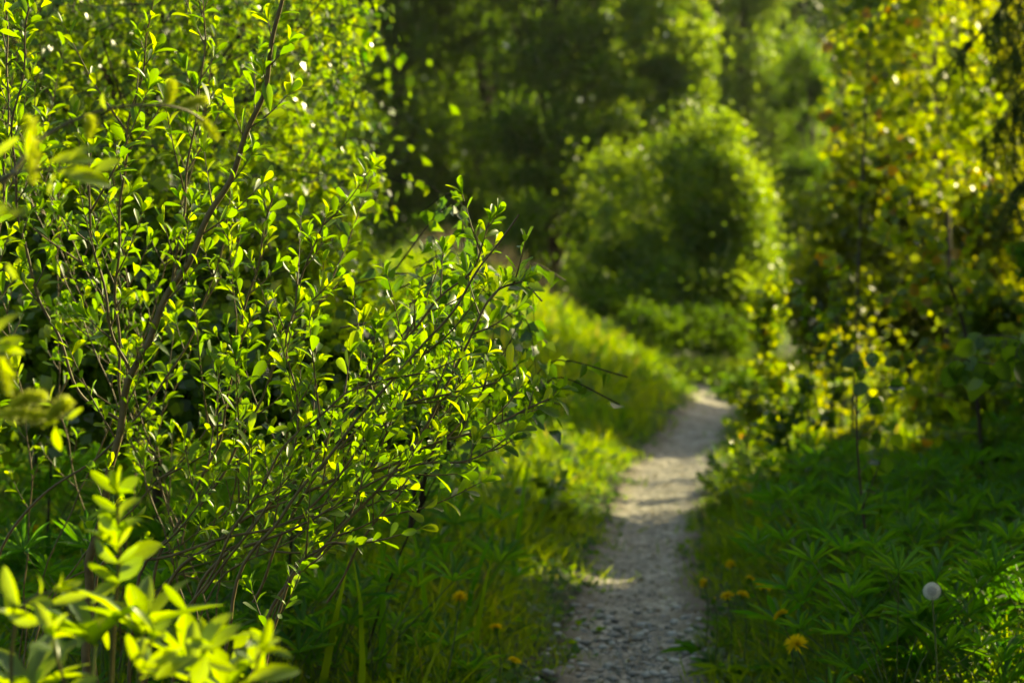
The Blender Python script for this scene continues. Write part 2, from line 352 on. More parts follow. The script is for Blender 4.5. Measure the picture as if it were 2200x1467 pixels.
# ------------------------------------------------------------------ trees
def crown_points(ells, n, clump=.17, K=70):
    """ells: (cx,cy,cz, rx,ry,rz, weight)"""
    w_ = np.array([e[6] for e in ells]); w_ = w_ / w_.sum(); out = []; cent = []; tone = []
    for e, ww in zip(ells, w_):
        k = max(8, int(K * ww * len(ells) / 1.5)); c = np.array(e[:3]); r = np.array(e[3:6])
        d = randdir(k); rad = rng.uniform(.35, 1.0, k) ** .6
        cc = c + d * rad[:, None] * r * .88
        m = int(n * ww); idx = rng.integers(0, k, m); size = rng.uniform(.6, 1.5, k)
        # each clump is a loose spray: flattened, drooping outward
        off = rng.normal(size=(m, 3)) * (r * clump) * size[idx][:, None]; off[:, 2] *= .7
        pts = cc[idx] + off; out.append(pts); cent.append(cc); tone.append(np.clip(.62 * rng.random(k)[idx] + .38 * rng.random(m), 0, 1))
    return np.vstack(out), np.vstack(cent), np.concatenate(tone)
def make_tree(name, label, cat, base, ells, n, leaf, mat, size, trunk_r, trunk_top, group=None, carve=False, nlimb=26, bark='darkbark', clump=.17, K=70, up=.3, droop=0, shaft=True):
    bx, by = base; bz = float(tz(bx, by))
    root = thing(name, label, cat, (bx, by, bz), group)
    pts, cen, tone = crown_points(ells, n, clump, K)
    kk = pts[:, 2] > tz(pts[:, 0], pts[:, 1]) + .03
    if carve: kk &= keepmask(pts, carve, shaft=shaft)
    pts, tone = pts[kk], tone[kk]
    N = len(pts); d = randdir(N); d[:, 2] -= droop; Rm = frames(d, randdir(N, up))
    g = Geo(); g.leaves(leaf, pts, Rm, size * rng.uniform(.65, 1.3, N), tone)
    part(root, 'crown', g, M[mat], kind='stuff')
    t = Geo(); top = np.array(trunk_top, float); b0 = np.array([bx, by, bz - .1])
    tp = smooth([b0, b0 * .6 + top * .4 + rng.normal(0, .05, 3), top], 8); t.tube(tp, trunk_r, trunk_r * .2, 8)
    if carve: cen = cen[keepmask(cen, 1, shaft)]
    for c in cen[rng.permutation(len(cen))[:nlimb]]:
        k = int(np.clip((c[2] - bz) / max(top[2] - bz, .1) * .65 * len(tp), 1, len(tp) - 2)); s0 = tp[k]
        mid = (s0 + c) / 2 + [0, 0, .12 * np.linalg.norm(c - s0)]
        t.tube(smooth([s0, mid, c], 4), trunk_r * .32 * (1 - k / len(tp) * .6), trunk_r * .05, 4)
    part(root, 'trunk', t, M[bark])
    return root
def E(px, py, d, rx, rz, w_=1, dy=None):
    """crown lobe from its picture position and half-sizes in pixels"""
    c = P(px, py, d); return (c[0], c[1], c[2], rx / F * d, (dy if dy else rx / F * d), rz / F * d, w_)

# centre: rounded tree beside the path and its tall neighbour
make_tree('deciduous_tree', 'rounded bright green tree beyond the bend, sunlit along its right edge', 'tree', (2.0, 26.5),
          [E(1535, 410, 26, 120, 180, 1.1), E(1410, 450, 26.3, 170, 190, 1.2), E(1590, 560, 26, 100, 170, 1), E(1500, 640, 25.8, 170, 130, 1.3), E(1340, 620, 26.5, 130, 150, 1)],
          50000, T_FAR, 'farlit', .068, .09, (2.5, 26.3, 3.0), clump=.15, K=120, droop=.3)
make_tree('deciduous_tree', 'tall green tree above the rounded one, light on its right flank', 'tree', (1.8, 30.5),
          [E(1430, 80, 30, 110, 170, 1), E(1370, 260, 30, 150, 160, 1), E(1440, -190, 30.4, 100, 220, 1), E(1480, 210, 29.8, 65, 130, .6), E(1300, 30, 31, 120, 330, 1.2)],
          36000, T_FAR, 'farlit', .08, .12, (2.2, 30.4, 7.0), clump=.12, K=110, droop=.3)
# the dark wall of trees left of it
dk = [(1200, 30.0, 190, 'dark leafy tree directly left of the tall sunlit tree'),
      (1030, 31.5, 190, 'dark tree behind the grassy bank, middle of the shaded wood'),
      (860, 31.0, 190, 'dark tree just right of the birch foliage at the wood edge'),
      (640, 33.0, 180, 'dark tree glimpsed behind the birch leaves, left part of the wood'),
      (400, 31.5, 180, 'dark tree mostly hidden behind the willow bush'),
      (120, 33.0, 190, 'dark tree behind the far left of the willow bush')]
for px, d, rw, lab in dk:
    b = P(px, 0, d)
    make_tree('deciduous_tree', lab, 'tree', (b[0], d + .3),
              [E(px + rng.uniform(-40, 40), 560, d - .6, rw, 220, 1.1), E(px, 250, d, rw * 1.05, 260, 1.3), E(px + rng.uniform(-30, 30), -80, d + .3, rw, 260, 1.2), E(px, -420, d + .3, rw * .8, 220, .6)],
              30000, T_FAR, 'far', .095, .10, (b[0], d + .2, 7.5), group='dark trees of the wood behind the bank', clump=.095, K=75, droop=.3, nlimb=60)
# low dark thicket under the wood, right of the bank
make_tree('undergrowth_bush', 'dark low thicket under the trees beyond the grassy bank', 'bush', (1.2, 25.0),
          [E(1290, 690, 24.5, 90, 90), E(1400, 720, 24.0, 100, 80), E(1530, 720, 24.5, 100, 80), E(1630, 700, 25.5, 70, 100)], 16000, T_FAR, 'far', .05, .03, (1.5, 25, 1.2), clump=.16)
# right background
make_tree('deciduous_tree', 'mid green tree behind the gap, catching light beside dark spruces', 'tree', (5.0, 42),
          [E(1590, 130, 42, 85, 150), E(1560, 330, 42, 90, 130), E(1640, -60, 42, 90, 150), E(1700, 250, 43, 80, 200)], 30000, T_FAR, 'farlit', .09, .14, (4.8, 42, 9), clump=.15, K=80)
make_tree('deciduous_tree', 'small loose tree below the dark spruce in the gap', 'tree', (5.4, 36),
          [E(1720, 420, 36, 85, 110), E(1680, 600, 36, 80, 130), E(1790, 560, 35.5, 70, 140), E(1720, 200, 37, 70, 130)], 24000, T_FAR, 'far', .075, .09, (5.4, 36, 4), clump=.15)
for px, d, lab in ((1700, 52, 'dark spruce standing in the gap behind the right trees'), (1810, 55, 'dark spruce behind the yellow foliage at top right'), (1540, 56, 'dark spruce behind the tall tree in the centre')):
    b = P(px, 0, d)
    make_tree('spruce_tree', lab, 'tree', (b[0], d), [E(px, 640 - 150 * k, d, 120 - 11 * k, 110, 1 - .1 * k) for k in range(8)], 30000, T_FAR, 'fardark', .17, .12, (b[0], d, 12), clump=.25, K=90, droop=.8)
# far wood as one mass
g = Geo(); N = 52000
u = rng.uniform(-26, 26, N); y = 62 + rng.uniform(0, 7, N); h = 13 + 3 * wob(u, u * .2, .35)
z = tz(u, y) + h * rng.random(N); kk = wob(u, z, .5) + rng.normal(0, .4, N) > -.7; pts = np.stack([u, y + 1.5 * wob(u, z, .6), z], -1)[kk]
g.leaves(T_FAR, pts, frames(randdir(len(pts)), randdir(len(pts), .2)), rng.uniform(.35, .75, len(pts)), rng.random(len(pts)))
o = link('distant_wood', g.mesh('distant_wood', M['far']), kind='stuff'); o['label'] = 'distant dark wood closing the view behind all other trees'; o['category'] = 'wood'

# right side: yellow lit trees
make_tree('yellow_birch', 'sunlit yellow-green tree at top right, left of the spruce branches', 'tree', (2.9, 13.5),
          [E(1860, 60, 13, 100, 120, 1), E(1990, 90, 13, 110, 130, 1.1), E(1900, 260, 13, 110, 130, 1), E(2030, 330, 13, 120, 140, 1), E(1950, -110, 13.3, 150, 100, .8), E(2090, 200, 12.8, 70, 130, .8), E(1830, -60, 13, 60, 120, .3)],
          10500, T_MID2, 'aspen', .060, .03, (2.75, 13.3, 3.4), carve=.72, clump=.2, K=60, bark='greystem', droop=.6)
make_tree('leafy_tree', 'olive tree in the middle of the right bank, dim under the yellow one', 'tree', (3.1, 15.5),
          [E(1860, 480, 15.3, 130, 150), E(1960, 640, 15, 160, 160), E(1790, 650, 15.5, 90, 160), E(2100, 560, 15.3, 120, 200), E(2150, 380, 15.8, 100, 120, .6), E(2120, 150, 14.5, 100, 160, .8), E(1900, 360, 15.6, 110, 130, .7)],
          42000, T_MID2, 'olive', .064, .05, (3.1, 15.4, 3.2), carve=.6, clump=.2, K=90, bark='darkbark', droop=.3)
make_tree('leafy_tree', 'green tree filling the background behind the right bank', 'tree', (6.6, 24),
          [E(2080, 100, 24, 180, 250), E(2160, 420, 24, 180, 220), E(1930, 380, 25, 120, 260), E(1900, 60, 26, 110, 250), E(2050, 660, 24, 200, 120)],
          42000, T_FAR, 'olive', .095, .12, (6.2, 24, 6.2), carve=.5, clump=.2, K=120)
make_tree('golden_bush', 'bush with golden round leaves low on the right bank', 'bush', (2.25, 10.6),
          [E(1990, 760, 10.3, 110, 90), E(1930, 830, 10.2, 110, 80), E(2080, 830, 10, 110, 100), E(2120, 680, 10, 80, 90), E(2040, 640, 10.5, 90, 70)],
          6500, T_ASPEN[0], 'aspen', .048, .014, (2.2, 10.4, .8), carve=.93, clump=.2, K=60, bark='greystem', droop=.4, shaft=False)
make_tree('olive_bush', 'dim olive bush between the golden bush and the leafy sprout', 'bush', (1.95, 12.0),
          [E(1790, 760, 11.8, 90, 120), E(1860, 700, 12, 90, 130), E(1790, 900, 11, 90, 60)], 8000, T_MID, 'olive', .046, .014, (1.95, 12, 1.1), carve=.95, clump=.2, K=50, bark='darkbark', shaft=False)
make_tree('dark_bush', 'dark bush at the right edge under the drooping spruce branches', 'bush', (2.5, 9.2),
          [E(2230, 560, 9, 50, 130), E(2250, 800, 9, 90, 150), E(2150, 950, 8.6, 120, 45)], 5000, T_MID, 'herb', .045, .02, (2.45, 9.1, 1.2), carve=.97, clump=.2, K=50, shaft=False)

# unseen roadside shrubs right of the view, placed and cut to shade the path and the near verge
for i, (x, y, h, r, lab) in enumerate([(2.6, 3.4, 2.6, 1.0, 'dense shrub just outside the view beside the near right verge'), (3.1, 5.4, 2.9, 1.1, 'second dense shrub outside the view, right of the lupins'),
                                 (3.9, 7.5, 3.0, 1.2, 'dense shrub right of the white seed head, outside the view'), (4.9, 9.8, 3.0, 1.25, 'tall shrub right of the golden bush, outside the view'),
                                 (6.2, 12.2, 3.2, 1.4, 'tall shrub behind the right edge of the view'), (7.6, 15.4, 3.2, 1.5, 'far shrub of the right hedge, outside the view'), (2.4, 1.2, 2.6, 1.0, 'dense shrub right of the viewer'),
                                 (3.6, 8.9, 3.3, .95, 'shrub filling the hedge gap behind the seed head, outside the view'), (4.3, 11.3, 3.2, 1.0, 'shrub outside the view beside the olive bush'),
                                 (4.6, 6.4, 3.6, 1.1, 'taller shrub of the hedge second row, right of the lupins'), (5.2, 8.6, 3.8, 1.2, 'tallest shrub of the hedge second row'), (5.4, 17.0, 3.2, 1.1, 'shrub shading the far stretch of the path, outside the view'),
                                 (4.3, 4.2, 3.4, 1.1, 'tall shrub of the hedge second row nearest the viewer'), (6.3, 10.6, 4.6, 1.3, 'tall shrub of the hedge second row beyond the olive bush'),
                                 (5.0, 11.4, 4.8, 1.2, 'tallest shrub behind the hedge gap, outside the view'), (6.9, 12.8, 5.2, 1.5, 'tall shrub of the third hedge row'), (4.0, 7.6, 4.2, 1.1, 'tall narrow shrub in the hedge behind the seed head'), (5.6, 10.0, 4.8, 1.1, 'tall narrow shrub between the hedge rows'), (5.6, 12.7, 4.6, .9, 'narrow shrub behind the tallest one'),
                                 (4.3, 9.7, 4.2, .9, 'narrow shrub filling the second hedge row'), (3.9, 10.3, 3.8, .8, 'small shrub low in the hedge gap'), (3.4, 7.9, 3.4, .9, 'small shrub of the first hedge row'), (6.6, 20.0, 5.5, 1.4, 'tall shrub behind the right trees shading the foot of the bank'), (5.6, 18.6, 4.6, 1.1, 'shrub behind the right trees beside the far path')]):
    make_tree('hedge_shrub', lab, 'shrub', (x, y), [(x, y, h * .3, r, r * 1.15, h * .3, 1), (x + .1, y, h * .72, r * .9, r * 1.05, h * .3, 1)],
              15000 if y < 6 else 9500, T_MID2 if y < 6 else T_FAR, 'far', .085 if y < 6 else .14, .05, (x, y, h * .7), carve=1.0, shaft=2, clump=.2, K=80)

# ------------------------------------------------------------------ leaf parts
def in_view(p, m=1.05):
    px = p[:, 0] / np.maximum(p[:, 1], .1) * F + 1100; py = (CAM_H - p[:, 2]) / np.maximum(p[:, 1], .1) * F + HZ
    return (p[:, 1] > .3) & (px > 1100 - 1100 * m) & (px < 1100 + 1100 * m) & (py > 733 - 733 * m) & (py < 733 + 733 * m)
def put_leaves(root, tms, pos, Rm, sc, rnd, mat, nparts=300, name='leaf', coarse=None):
    base = np.array(root.location); sc = np.asarray(sc)
    score = sc / pos[:, 1] * in_view(pos); order = np.argsort(-score)
    pick = order[:nparts]; pick = pick[score[pick] > 0]; rest = np.setdiff1d(np.arange(len(pos)), pick)
    lib = []
    for k in range(12):
        g = Geo(); v, q, uv = tms[k % len(tms)]; g.add(v, q, rnd=(k + .5) / 12, uv=uv); lib.append(g.mesh(name, mat))
    for i in pick:
        o = link(name, lib[int(min(11, rnd[i] * 12))], root)
        mw = Matrix(Rm[i].tolist()).to_4x4()
        o.matrix_basis = Matrix.Translation(Vector(pos[i] - base)) @ mw @ Matrix.Scale(float(sc[i]), 4)
    if len(rest):
        g = Geo(); kk = rng.integers(0, len(tms), len(rest))
        for k, tm in enumerate(tms):
            if coarse is not None: tm = coarse
            r_ = rest[kk == k]; g.leaves(tm, pos[r_], Rm[r_], sc[r_], rnd[r_])
        part(root, 'small_leaves' if len(pick) else 'foliage', g, mat, kind='stuff')
class Leafer:
    def __init__(s): s.p = []; s.R = []; s.s = []; s.r = []
    def add(s, p, d, n, sc, r): s.p.append(p); s.R.append(frames(np.array([d]), np.array([n]))[0]); s.s.append(sc); s.r.append(r)
    def shoot(s, path, size, step, rnd0=.5, a0=None, spread=.9):
        """spiral leaves along a shoot and a rosette at its tip"""
        L = np.concatenate([[0], np.cumsum(np.linalg.norm(np.diff(path, axis=0), axis=1))]); tot = L[-1]
        a = rng.uniform(0, 6) if a0 is None else a0; t = step * .5
        while t < tot:
            i = min(np.searchsorted(L, t), len(path) - 1); i = max(i, 1)
            f = (t - L[i - 1]) / max(L[i] - L[i - 1], 1e-6); p = path[i - 1] * (1 - f) + path[i] * f
            T = nrm(path[i] - path[i - 1]); A = nrm(np.cross(T, [.21, .4, .9])); B = np.cross(T, A)
            o = A * math.cos(a) + B * math.sin(a)
            d = T * rng.uniform(.55, 1.0) + o * spread; d[2] += .12
            s.add(p, d, -o * .45 + T * .3 + S * rng.choice([-.5, .5]) * np.array([1, 1, .6]) + [0, 0, .3] + rng.normal(0, .25, 3), size * rng.uniform(.5, 1.15) * (.75 + .3 * math.sin(3.1 * t / tot)), np.clip(rnd0 + rng.normal(0, .22), 0, .955))
            a += 2.4; t += step * rng.uniform(.7, 1.3)
        T = nrm(path[-1] - path[-2]); A = nrm(np.cross(T, [.21, .4, .9])); B = np.cross(T, A)
        for k in range(rng.integers(3, 6)):
            a += 2.1; o = A * math.cos(a) + B * math.sin(a)
            s.add(path[-1], T + o * rng.uniform(.15, .6), -o + rng.normal(0, .2, 3), size * rng.uniform(.55, 1.0), np.clip(rnd0 + .15 + rng.normal(0, .2), 0, .955))
    def put(s, root, tms, mat, nparts=300, coarse=None):
        put_leaves(root, tms, np.array(s.p), np.array(s.R), np.array(s.s), np.array(s.r), mat, nparts, 'leaf', coarse)

# ------------------------------------------------------------------ the willow bush in focus
def px3(pts, d0, d1):
    n = len(pts); return [P(x, y, d0 + (d1 - d0) * i / (n - 1)) for i, (x, y) in enumerate(pts)]
def willow():
    root = thing('willow_bush', 'sharp in-focus willow bush with upright stems and small oval leaves, left half', 'bush', (-.62, 3.45, float(tz(-.62, 3.45))))
    gz = 0.0
    L = Leafer()
    stems = [  # pixels of the photograph, distance at the foot and at the tip, radius, leaves from, leafiness
        ([(175, 1900), (185, 1300), (205, 1150), (240, 1000), (275, 830), (360, 640), (440, 490), (530, 300), (575, 160), (605, 0), (625, -120)], 3.5, 3.3, .0120, .35, 1.0),
        ([(248, 905), (180, 850), (120, 720), (60, 560), (35, 400), (30, 280), (55, 120), (75, -40)], 3.45, 3.3, .0052, .3, 1.1),
        ([(275, 800), (240, 700), (205, 540), (190, 420), (200, 330)], 3.42, 3.35, .0052, .15, 1.2),
        ([(262, 880), (250, 640), (262, 430), (275, 300), (300, 180), (325, 60)], 3.5, 3.4, .0048, .25, 1.3),
        ([(430, 1900), (500, 1290), (620, 1090), (770, 900), (900, 750), (980, 660), (1040, 560), (1115, 465)], 3.2, 3.1, .0056, .98, .0),
        ([(470, 1900), (560, 1370), (700, 1170), (850, 1010), (950, 850), (1010, 720), (1070, 625), (1120, 600)], 3.25, 3.2, .0062, .45, 1.2),
        ([(280, 1900), (330, 1330), (480, 1150), (650, 1060), (830, 1000), (1000, 930), (1100, 900), (1185, 850)], 3.4, 3.15, .0065, .4, 1.3),
        ([(300, 1900), (400, 1330), (560, 1110), (720, 930), (830, 770), (930, 660), (1010, 580), (1055, 480)], 3.5, 3.35, .0062, .5, 1.2),
        ([(280, 1900), (320, 1280), (440, 1020), (490, 860), (520, 700), (555, 560), (585, 430)], 3.6, 3.5, .0055, .45, 1.2),
        ([(520, 1900), (590, 1330), (690, 1180), (740, 1165)], 3.1, 3.05, .0055, .62, .9),
        ([(270, 1900), (290, 1280), (430, 1090), (540, 900), (620, 700), (660, 560), (700, 470)], 3.6, 3.5, .0058, .5, 1.2),
        ([(210, 1600), (205, 1240), (330, 1200), (480, 1160), (620, 1120), (760, 1060), (870, 1050)], 3.3, 3.2, .0055, .45, 1.0),
        ([(-60, 1300), (60, 1090), (200, 990), (330, 850), (420, 700), (480, 520), (500, 430)], 3.8, 3.7, .0050, .6, .7),
        ([(540, 1300), (640, 1080), (760, 930), (860, 870), (960, 850), (1060, 820), (1080, 800)], 3.3, 3.15, .0045, .35, 1.3),
        ([(430, 1280), (600, 1040), (640, 860), (610, 740), (640, 660)], 3.3, 3.25, .0042, .35, 1.3),
        ([(620, 1150), (760, 980), (850, 880), (900, 790), (920, 740)], 3.25, 3.15, .0040, .25, 1.3),
        ([(380, 1350), (480, 1180), (600, 980), (720, 860), (800, 830), (840, 810)], 3.2, 3.1, .0042, .4, 1.3),
        ([(-80, 1500), (-40, 900), (0, 500), (20, 200), (10, -60)], 3.5, 3.4, .0055, .3, 1.0),
        ([(330, 700), (380, 560), (400, 400), (420, 260), (440, 120), (430, -40)], 3.6, 3.55, .0045, .2, 1.1),
        ([(700, 1300), (800, 1130), (900, 1010), (960, 900), (1000, 780)], 3.5, 3.45, .0042, .3, 1.0),
        ([(520, 1180), (680, 1110), (850, 1010), (1000, 990), (1100, 930)], 3.2, 3.1, .0040, .3, 1.1),
    ]
    # procedurally grown stems behind and between, all from the same stool
    for i in range(15):
        bx, by = rng.uniform(0, 560), 1500
        tx = rng.uniform(-60, 1000); ty = rng.uniform(60, 520) if tx < 480 else rng.uniform(430 + (tx - 480) * .6, 950)
        d = rng.uniform(3.55, 4.3); mx = bx * .45 + tx * .55 + rng.uniform(-60, 60); my = by * .4 + ty * .6 + rng.uniform(0, 110)
        stems.append(([(bx, by), (bx * .75 + mx * .25, 1250), (mx, my), (tx, ty)], d, d + rng.uniform(-.2, .2), .0036, .36, .9))
    for k, (pts, d0, d1, r, t0, dens) in enumerate(stems):
        path = smooth(px3(pts, d0, d1), 9); path = path[path[:, 2] > tz(path[:, 0], path[:, 1]) - .06] if k < 12 else path
        seg = np.linalg.norm(np.diff(path, axis=0), axis=1); cum = np.concatenate([[0], np.cumsum(seg)]); tot = cum[-1]
        path = path + np.stack([.003 * np.sin(cum * 40 + k), .003 * np.sin(cum * 31 + k), .003 * np.cos(cum * 36)], -1)
        r *= .72 if k == 0 else .58
        g = Geo(); g.tube(path, r, r * .28 + .0006, 7 if k < 4 else 5)
        t = t0 * tot; a = rng.uniform(0, 6); side = 1
        while t < tot and dens > 0:
            i = min(np.searchsorted(cum, t), len(path) - 2); i = max(1, i)
            T = nrm(path[i + 1] - path[i - 1]); A = nrm(np.cross(T, [.21, .4, .9])); B = np.cross(T, A); a += 2.4
            o = A * math.cos(a) + B * math.sin(a); o[1] *= .7
            d = nrm(T * rng.uniform(.5, 1.0) + o * rng.uniform(.6, 1.0) + np.array([0, 0, .35]))
            ln = rng.choice([.025, .05, .08, .13, .19], p=[.28, .3, .22, .13, .07]) * rng.uniform(.8, 1.2) * (1.0 if k < 21 else 1.15)
            ln = min(ln, .05 + .06 * rng.random()) if path[i][0] > -.12 else ln; p0 = path[i]; p2 = p0 + d * ln + np.array([0, 0, .12 * ln]); sp = smooth([p0, p0 + d * ln * .5, p2], 4)
            g.tube(sp, .0014 + .004 * ln, .0007, 4)
            L.shoot(sp[1:], .0375 * rng.uniform(.75, 1.2), .0145, rng.uniform(.3, .75))
            t += rng.uniform(.027, .056) / dens
        if dens > 0: L.shoot(path[int(len(path) * .86):], .040, .014, .6)
        part(root, 'branch', g, M['bark'])
    # bare forked tip of the long twig
    L.put(root, T_WILLOW, M['willow'], 300)
willow()

# ------------------------------------------------------------------ birches behind the willow
def birch(label, base, trunk_pts, region, n_twigs, dist, size, nparts=300, lit=.55, trad=.022):
    root = thing('birch_tree', label, 'tree', (base[0], base[1], float(tz(*base))))
    t = Geo()
    tp = smooth([(base[0], base[1], float(tz(*base)) - .1)] + [tuple(p) for p in trunk_pts], 8); t.tube(tp, trad, trad * .3, 7)
    poly = np.array(region, float); L = Leafer(); made = 0
    def inside(x, y):
        c = False; j = len(poly) - 1
        for i in range(len(poly)):
            if (poly[i][1] > y) != (poly[j][1] > y) and x < (poly[j][0] - poly[i][0]) * (y - poly[i][1]) / (poly[j][1] - poly[i][1]) + poly[i][0]: c = not c
            j = i
        return c
    x0, y0 = poly.min(0); x1, y1 = poly.max(0)
    while made < n_twigs:
        x, y = rng.uniform(x0, x1), rng.uniform(y0, y1)
        if not inside(x, y): continue
        made += 1; d = rng.uniform(*dist); e = P(x, y, d)
        ln = rng.uniform(.14, .38); o = nrm(np.array([rng.normal(.35, .6), rng.normal(0, .6), rng.uniform(-.1, .45)]))
        s0 = e - o * ln * .7 + np.array([0, 0, ln * .15]); pth = smooth([s0, s0 + o * ln * .5 + [0, 0, .02], e, e + o * ln * .1 - [0, 0, ln * .35]], 4)
        t.tube(pth, .0022, .0006, 3)
        if made % 9 == 0:
            k = int(np.clip((s0[2] - tp[0][2]) / max(tp[-1][2] - tp[0][2], .1) * .7 * len(tp), 1, len(tp) - 2))
            t.tube(smooth([tp[k], (tp[k] + s0) / 2 + [0, 0, .08], s0], 4), .006, .0022, 4)
        cum = np.concatenate([[0], np.cumsum(np.linalg.norm(np.diff(pth, axis=0), axis=1))]); q = .02
        while q < cum[-1]:
            i = max(1, np.searchsorted(cum, q)); p = pth[min(i, len(pth) - 1)]
            dd = np.array([rng.normal(0, .55), rng.normal(0, .55), -rng.uniform(.2, 1.0)])
            L.add(p + rng.normal(0, .004, 3), dd, randdir(1)[0] + [0, 0, .3], size * rng.uniform(.65, 1.15), np.clip(lit + rng.normal(0, .25), 0, .955))
            q += rng.uniform(.012, .024)
    part(root, 'trunk', t, M['darkbark']); L.put(root, T_BIRCH, M['birch'], nparts, T_BIRCHC)
birch('birch tree with small dangling leaves behind the willow, top left', (-1.1, 6.2), [(-1.1, 6.15, 1.1), (-1.05, 6.1, 2.5)],
      [(-200, -160), (740, -160), (770, 0), (850, 40), (865, 75), (800, 100), (715, 135), (790, 190), (815, 215), (725, 255), (725, 325), (825, 365), (850, 410), (770, 435), (830, 480), (765, 535), (790, 590), (710, 640), (700, 700), (-200, 700)], 1300, (5.2, 7.0), .036)
birch('second birch further left, its leaves filling the gaps between willow stems', (-1.75, 7.2), [(-1.7, 7.2, 1.1), (-1.7, 7.2, 2.6)],
      [(-300, -160), (700, -160), (720, 300), (640, 760), (-300, 760)], 800, (6.4, 8.0), .042)
birch('low birch sapling with hanging leaves toned dark for shade, right of the willow tips', (-.42, 4.7), [(-.30, 4.6, .3), (-.16, 4.45, .62), (.02, 4.3, .95)],
      [(900, 640), (960, 430), (1000, 440), (1020, 560), (1150, 620), (1180, 700), (1120, 760), (1180, 840), (1100, 900), (960, 960), (880, 900)], 50, (4.1, 4.6), .042, 300, .05, .0035)  # low lit value: the shade here is put into the leaf tone
# dark shrub mass low behind the willow
def fill_shrub(label, base, ells, n, mat, size, tm, group=None, name='shrub'):
    return make_tree(name, label, 'shrub', base, ells, n, tm, mat, size, .009, (base[0] + .05, base[1], float(tz(*base)) + .7), clump=.24, K=110, nlimb=9, bark='darkbark', group=group)
fill_shrub('dim green shrub low behind the willow stems at far left', (-1.25, 5.2), [E(60, 760, 5.2, 250, 200), E(300, 800, 5.3, 220, 170), E(-150, 600, 5.3, 200, 300), E(160, 480, 5.8, 300, 260, 1.4), E(420, 560, 5.6, 240, 240, 1.2)], 15000, 'birch', .038, T_MID2)
fill_shrub('dim green shrub low behind the willow, centre left', (-.6, 5.2), [E(560, 800, 5.1, 190, 160), E(720, 820, 5.2, 170, 130), E(850, 880, 5.0, 130, 80), E(600, 640, 5.8, 230, 150, 1.2)], 12000, 'birch', .038, T_MID2)
fill_shrub('dark leafy shrub behind the birches at far left', (-2.6, 9.0), [E(0, 300, 9.2, 420, 420), E(0, 700, 9, 400, 200), E(450, 250, 9.6, 330, 480), E(480, 700, 9.2, 330, 180)], 22000, 'herb', .06, T_FAR)

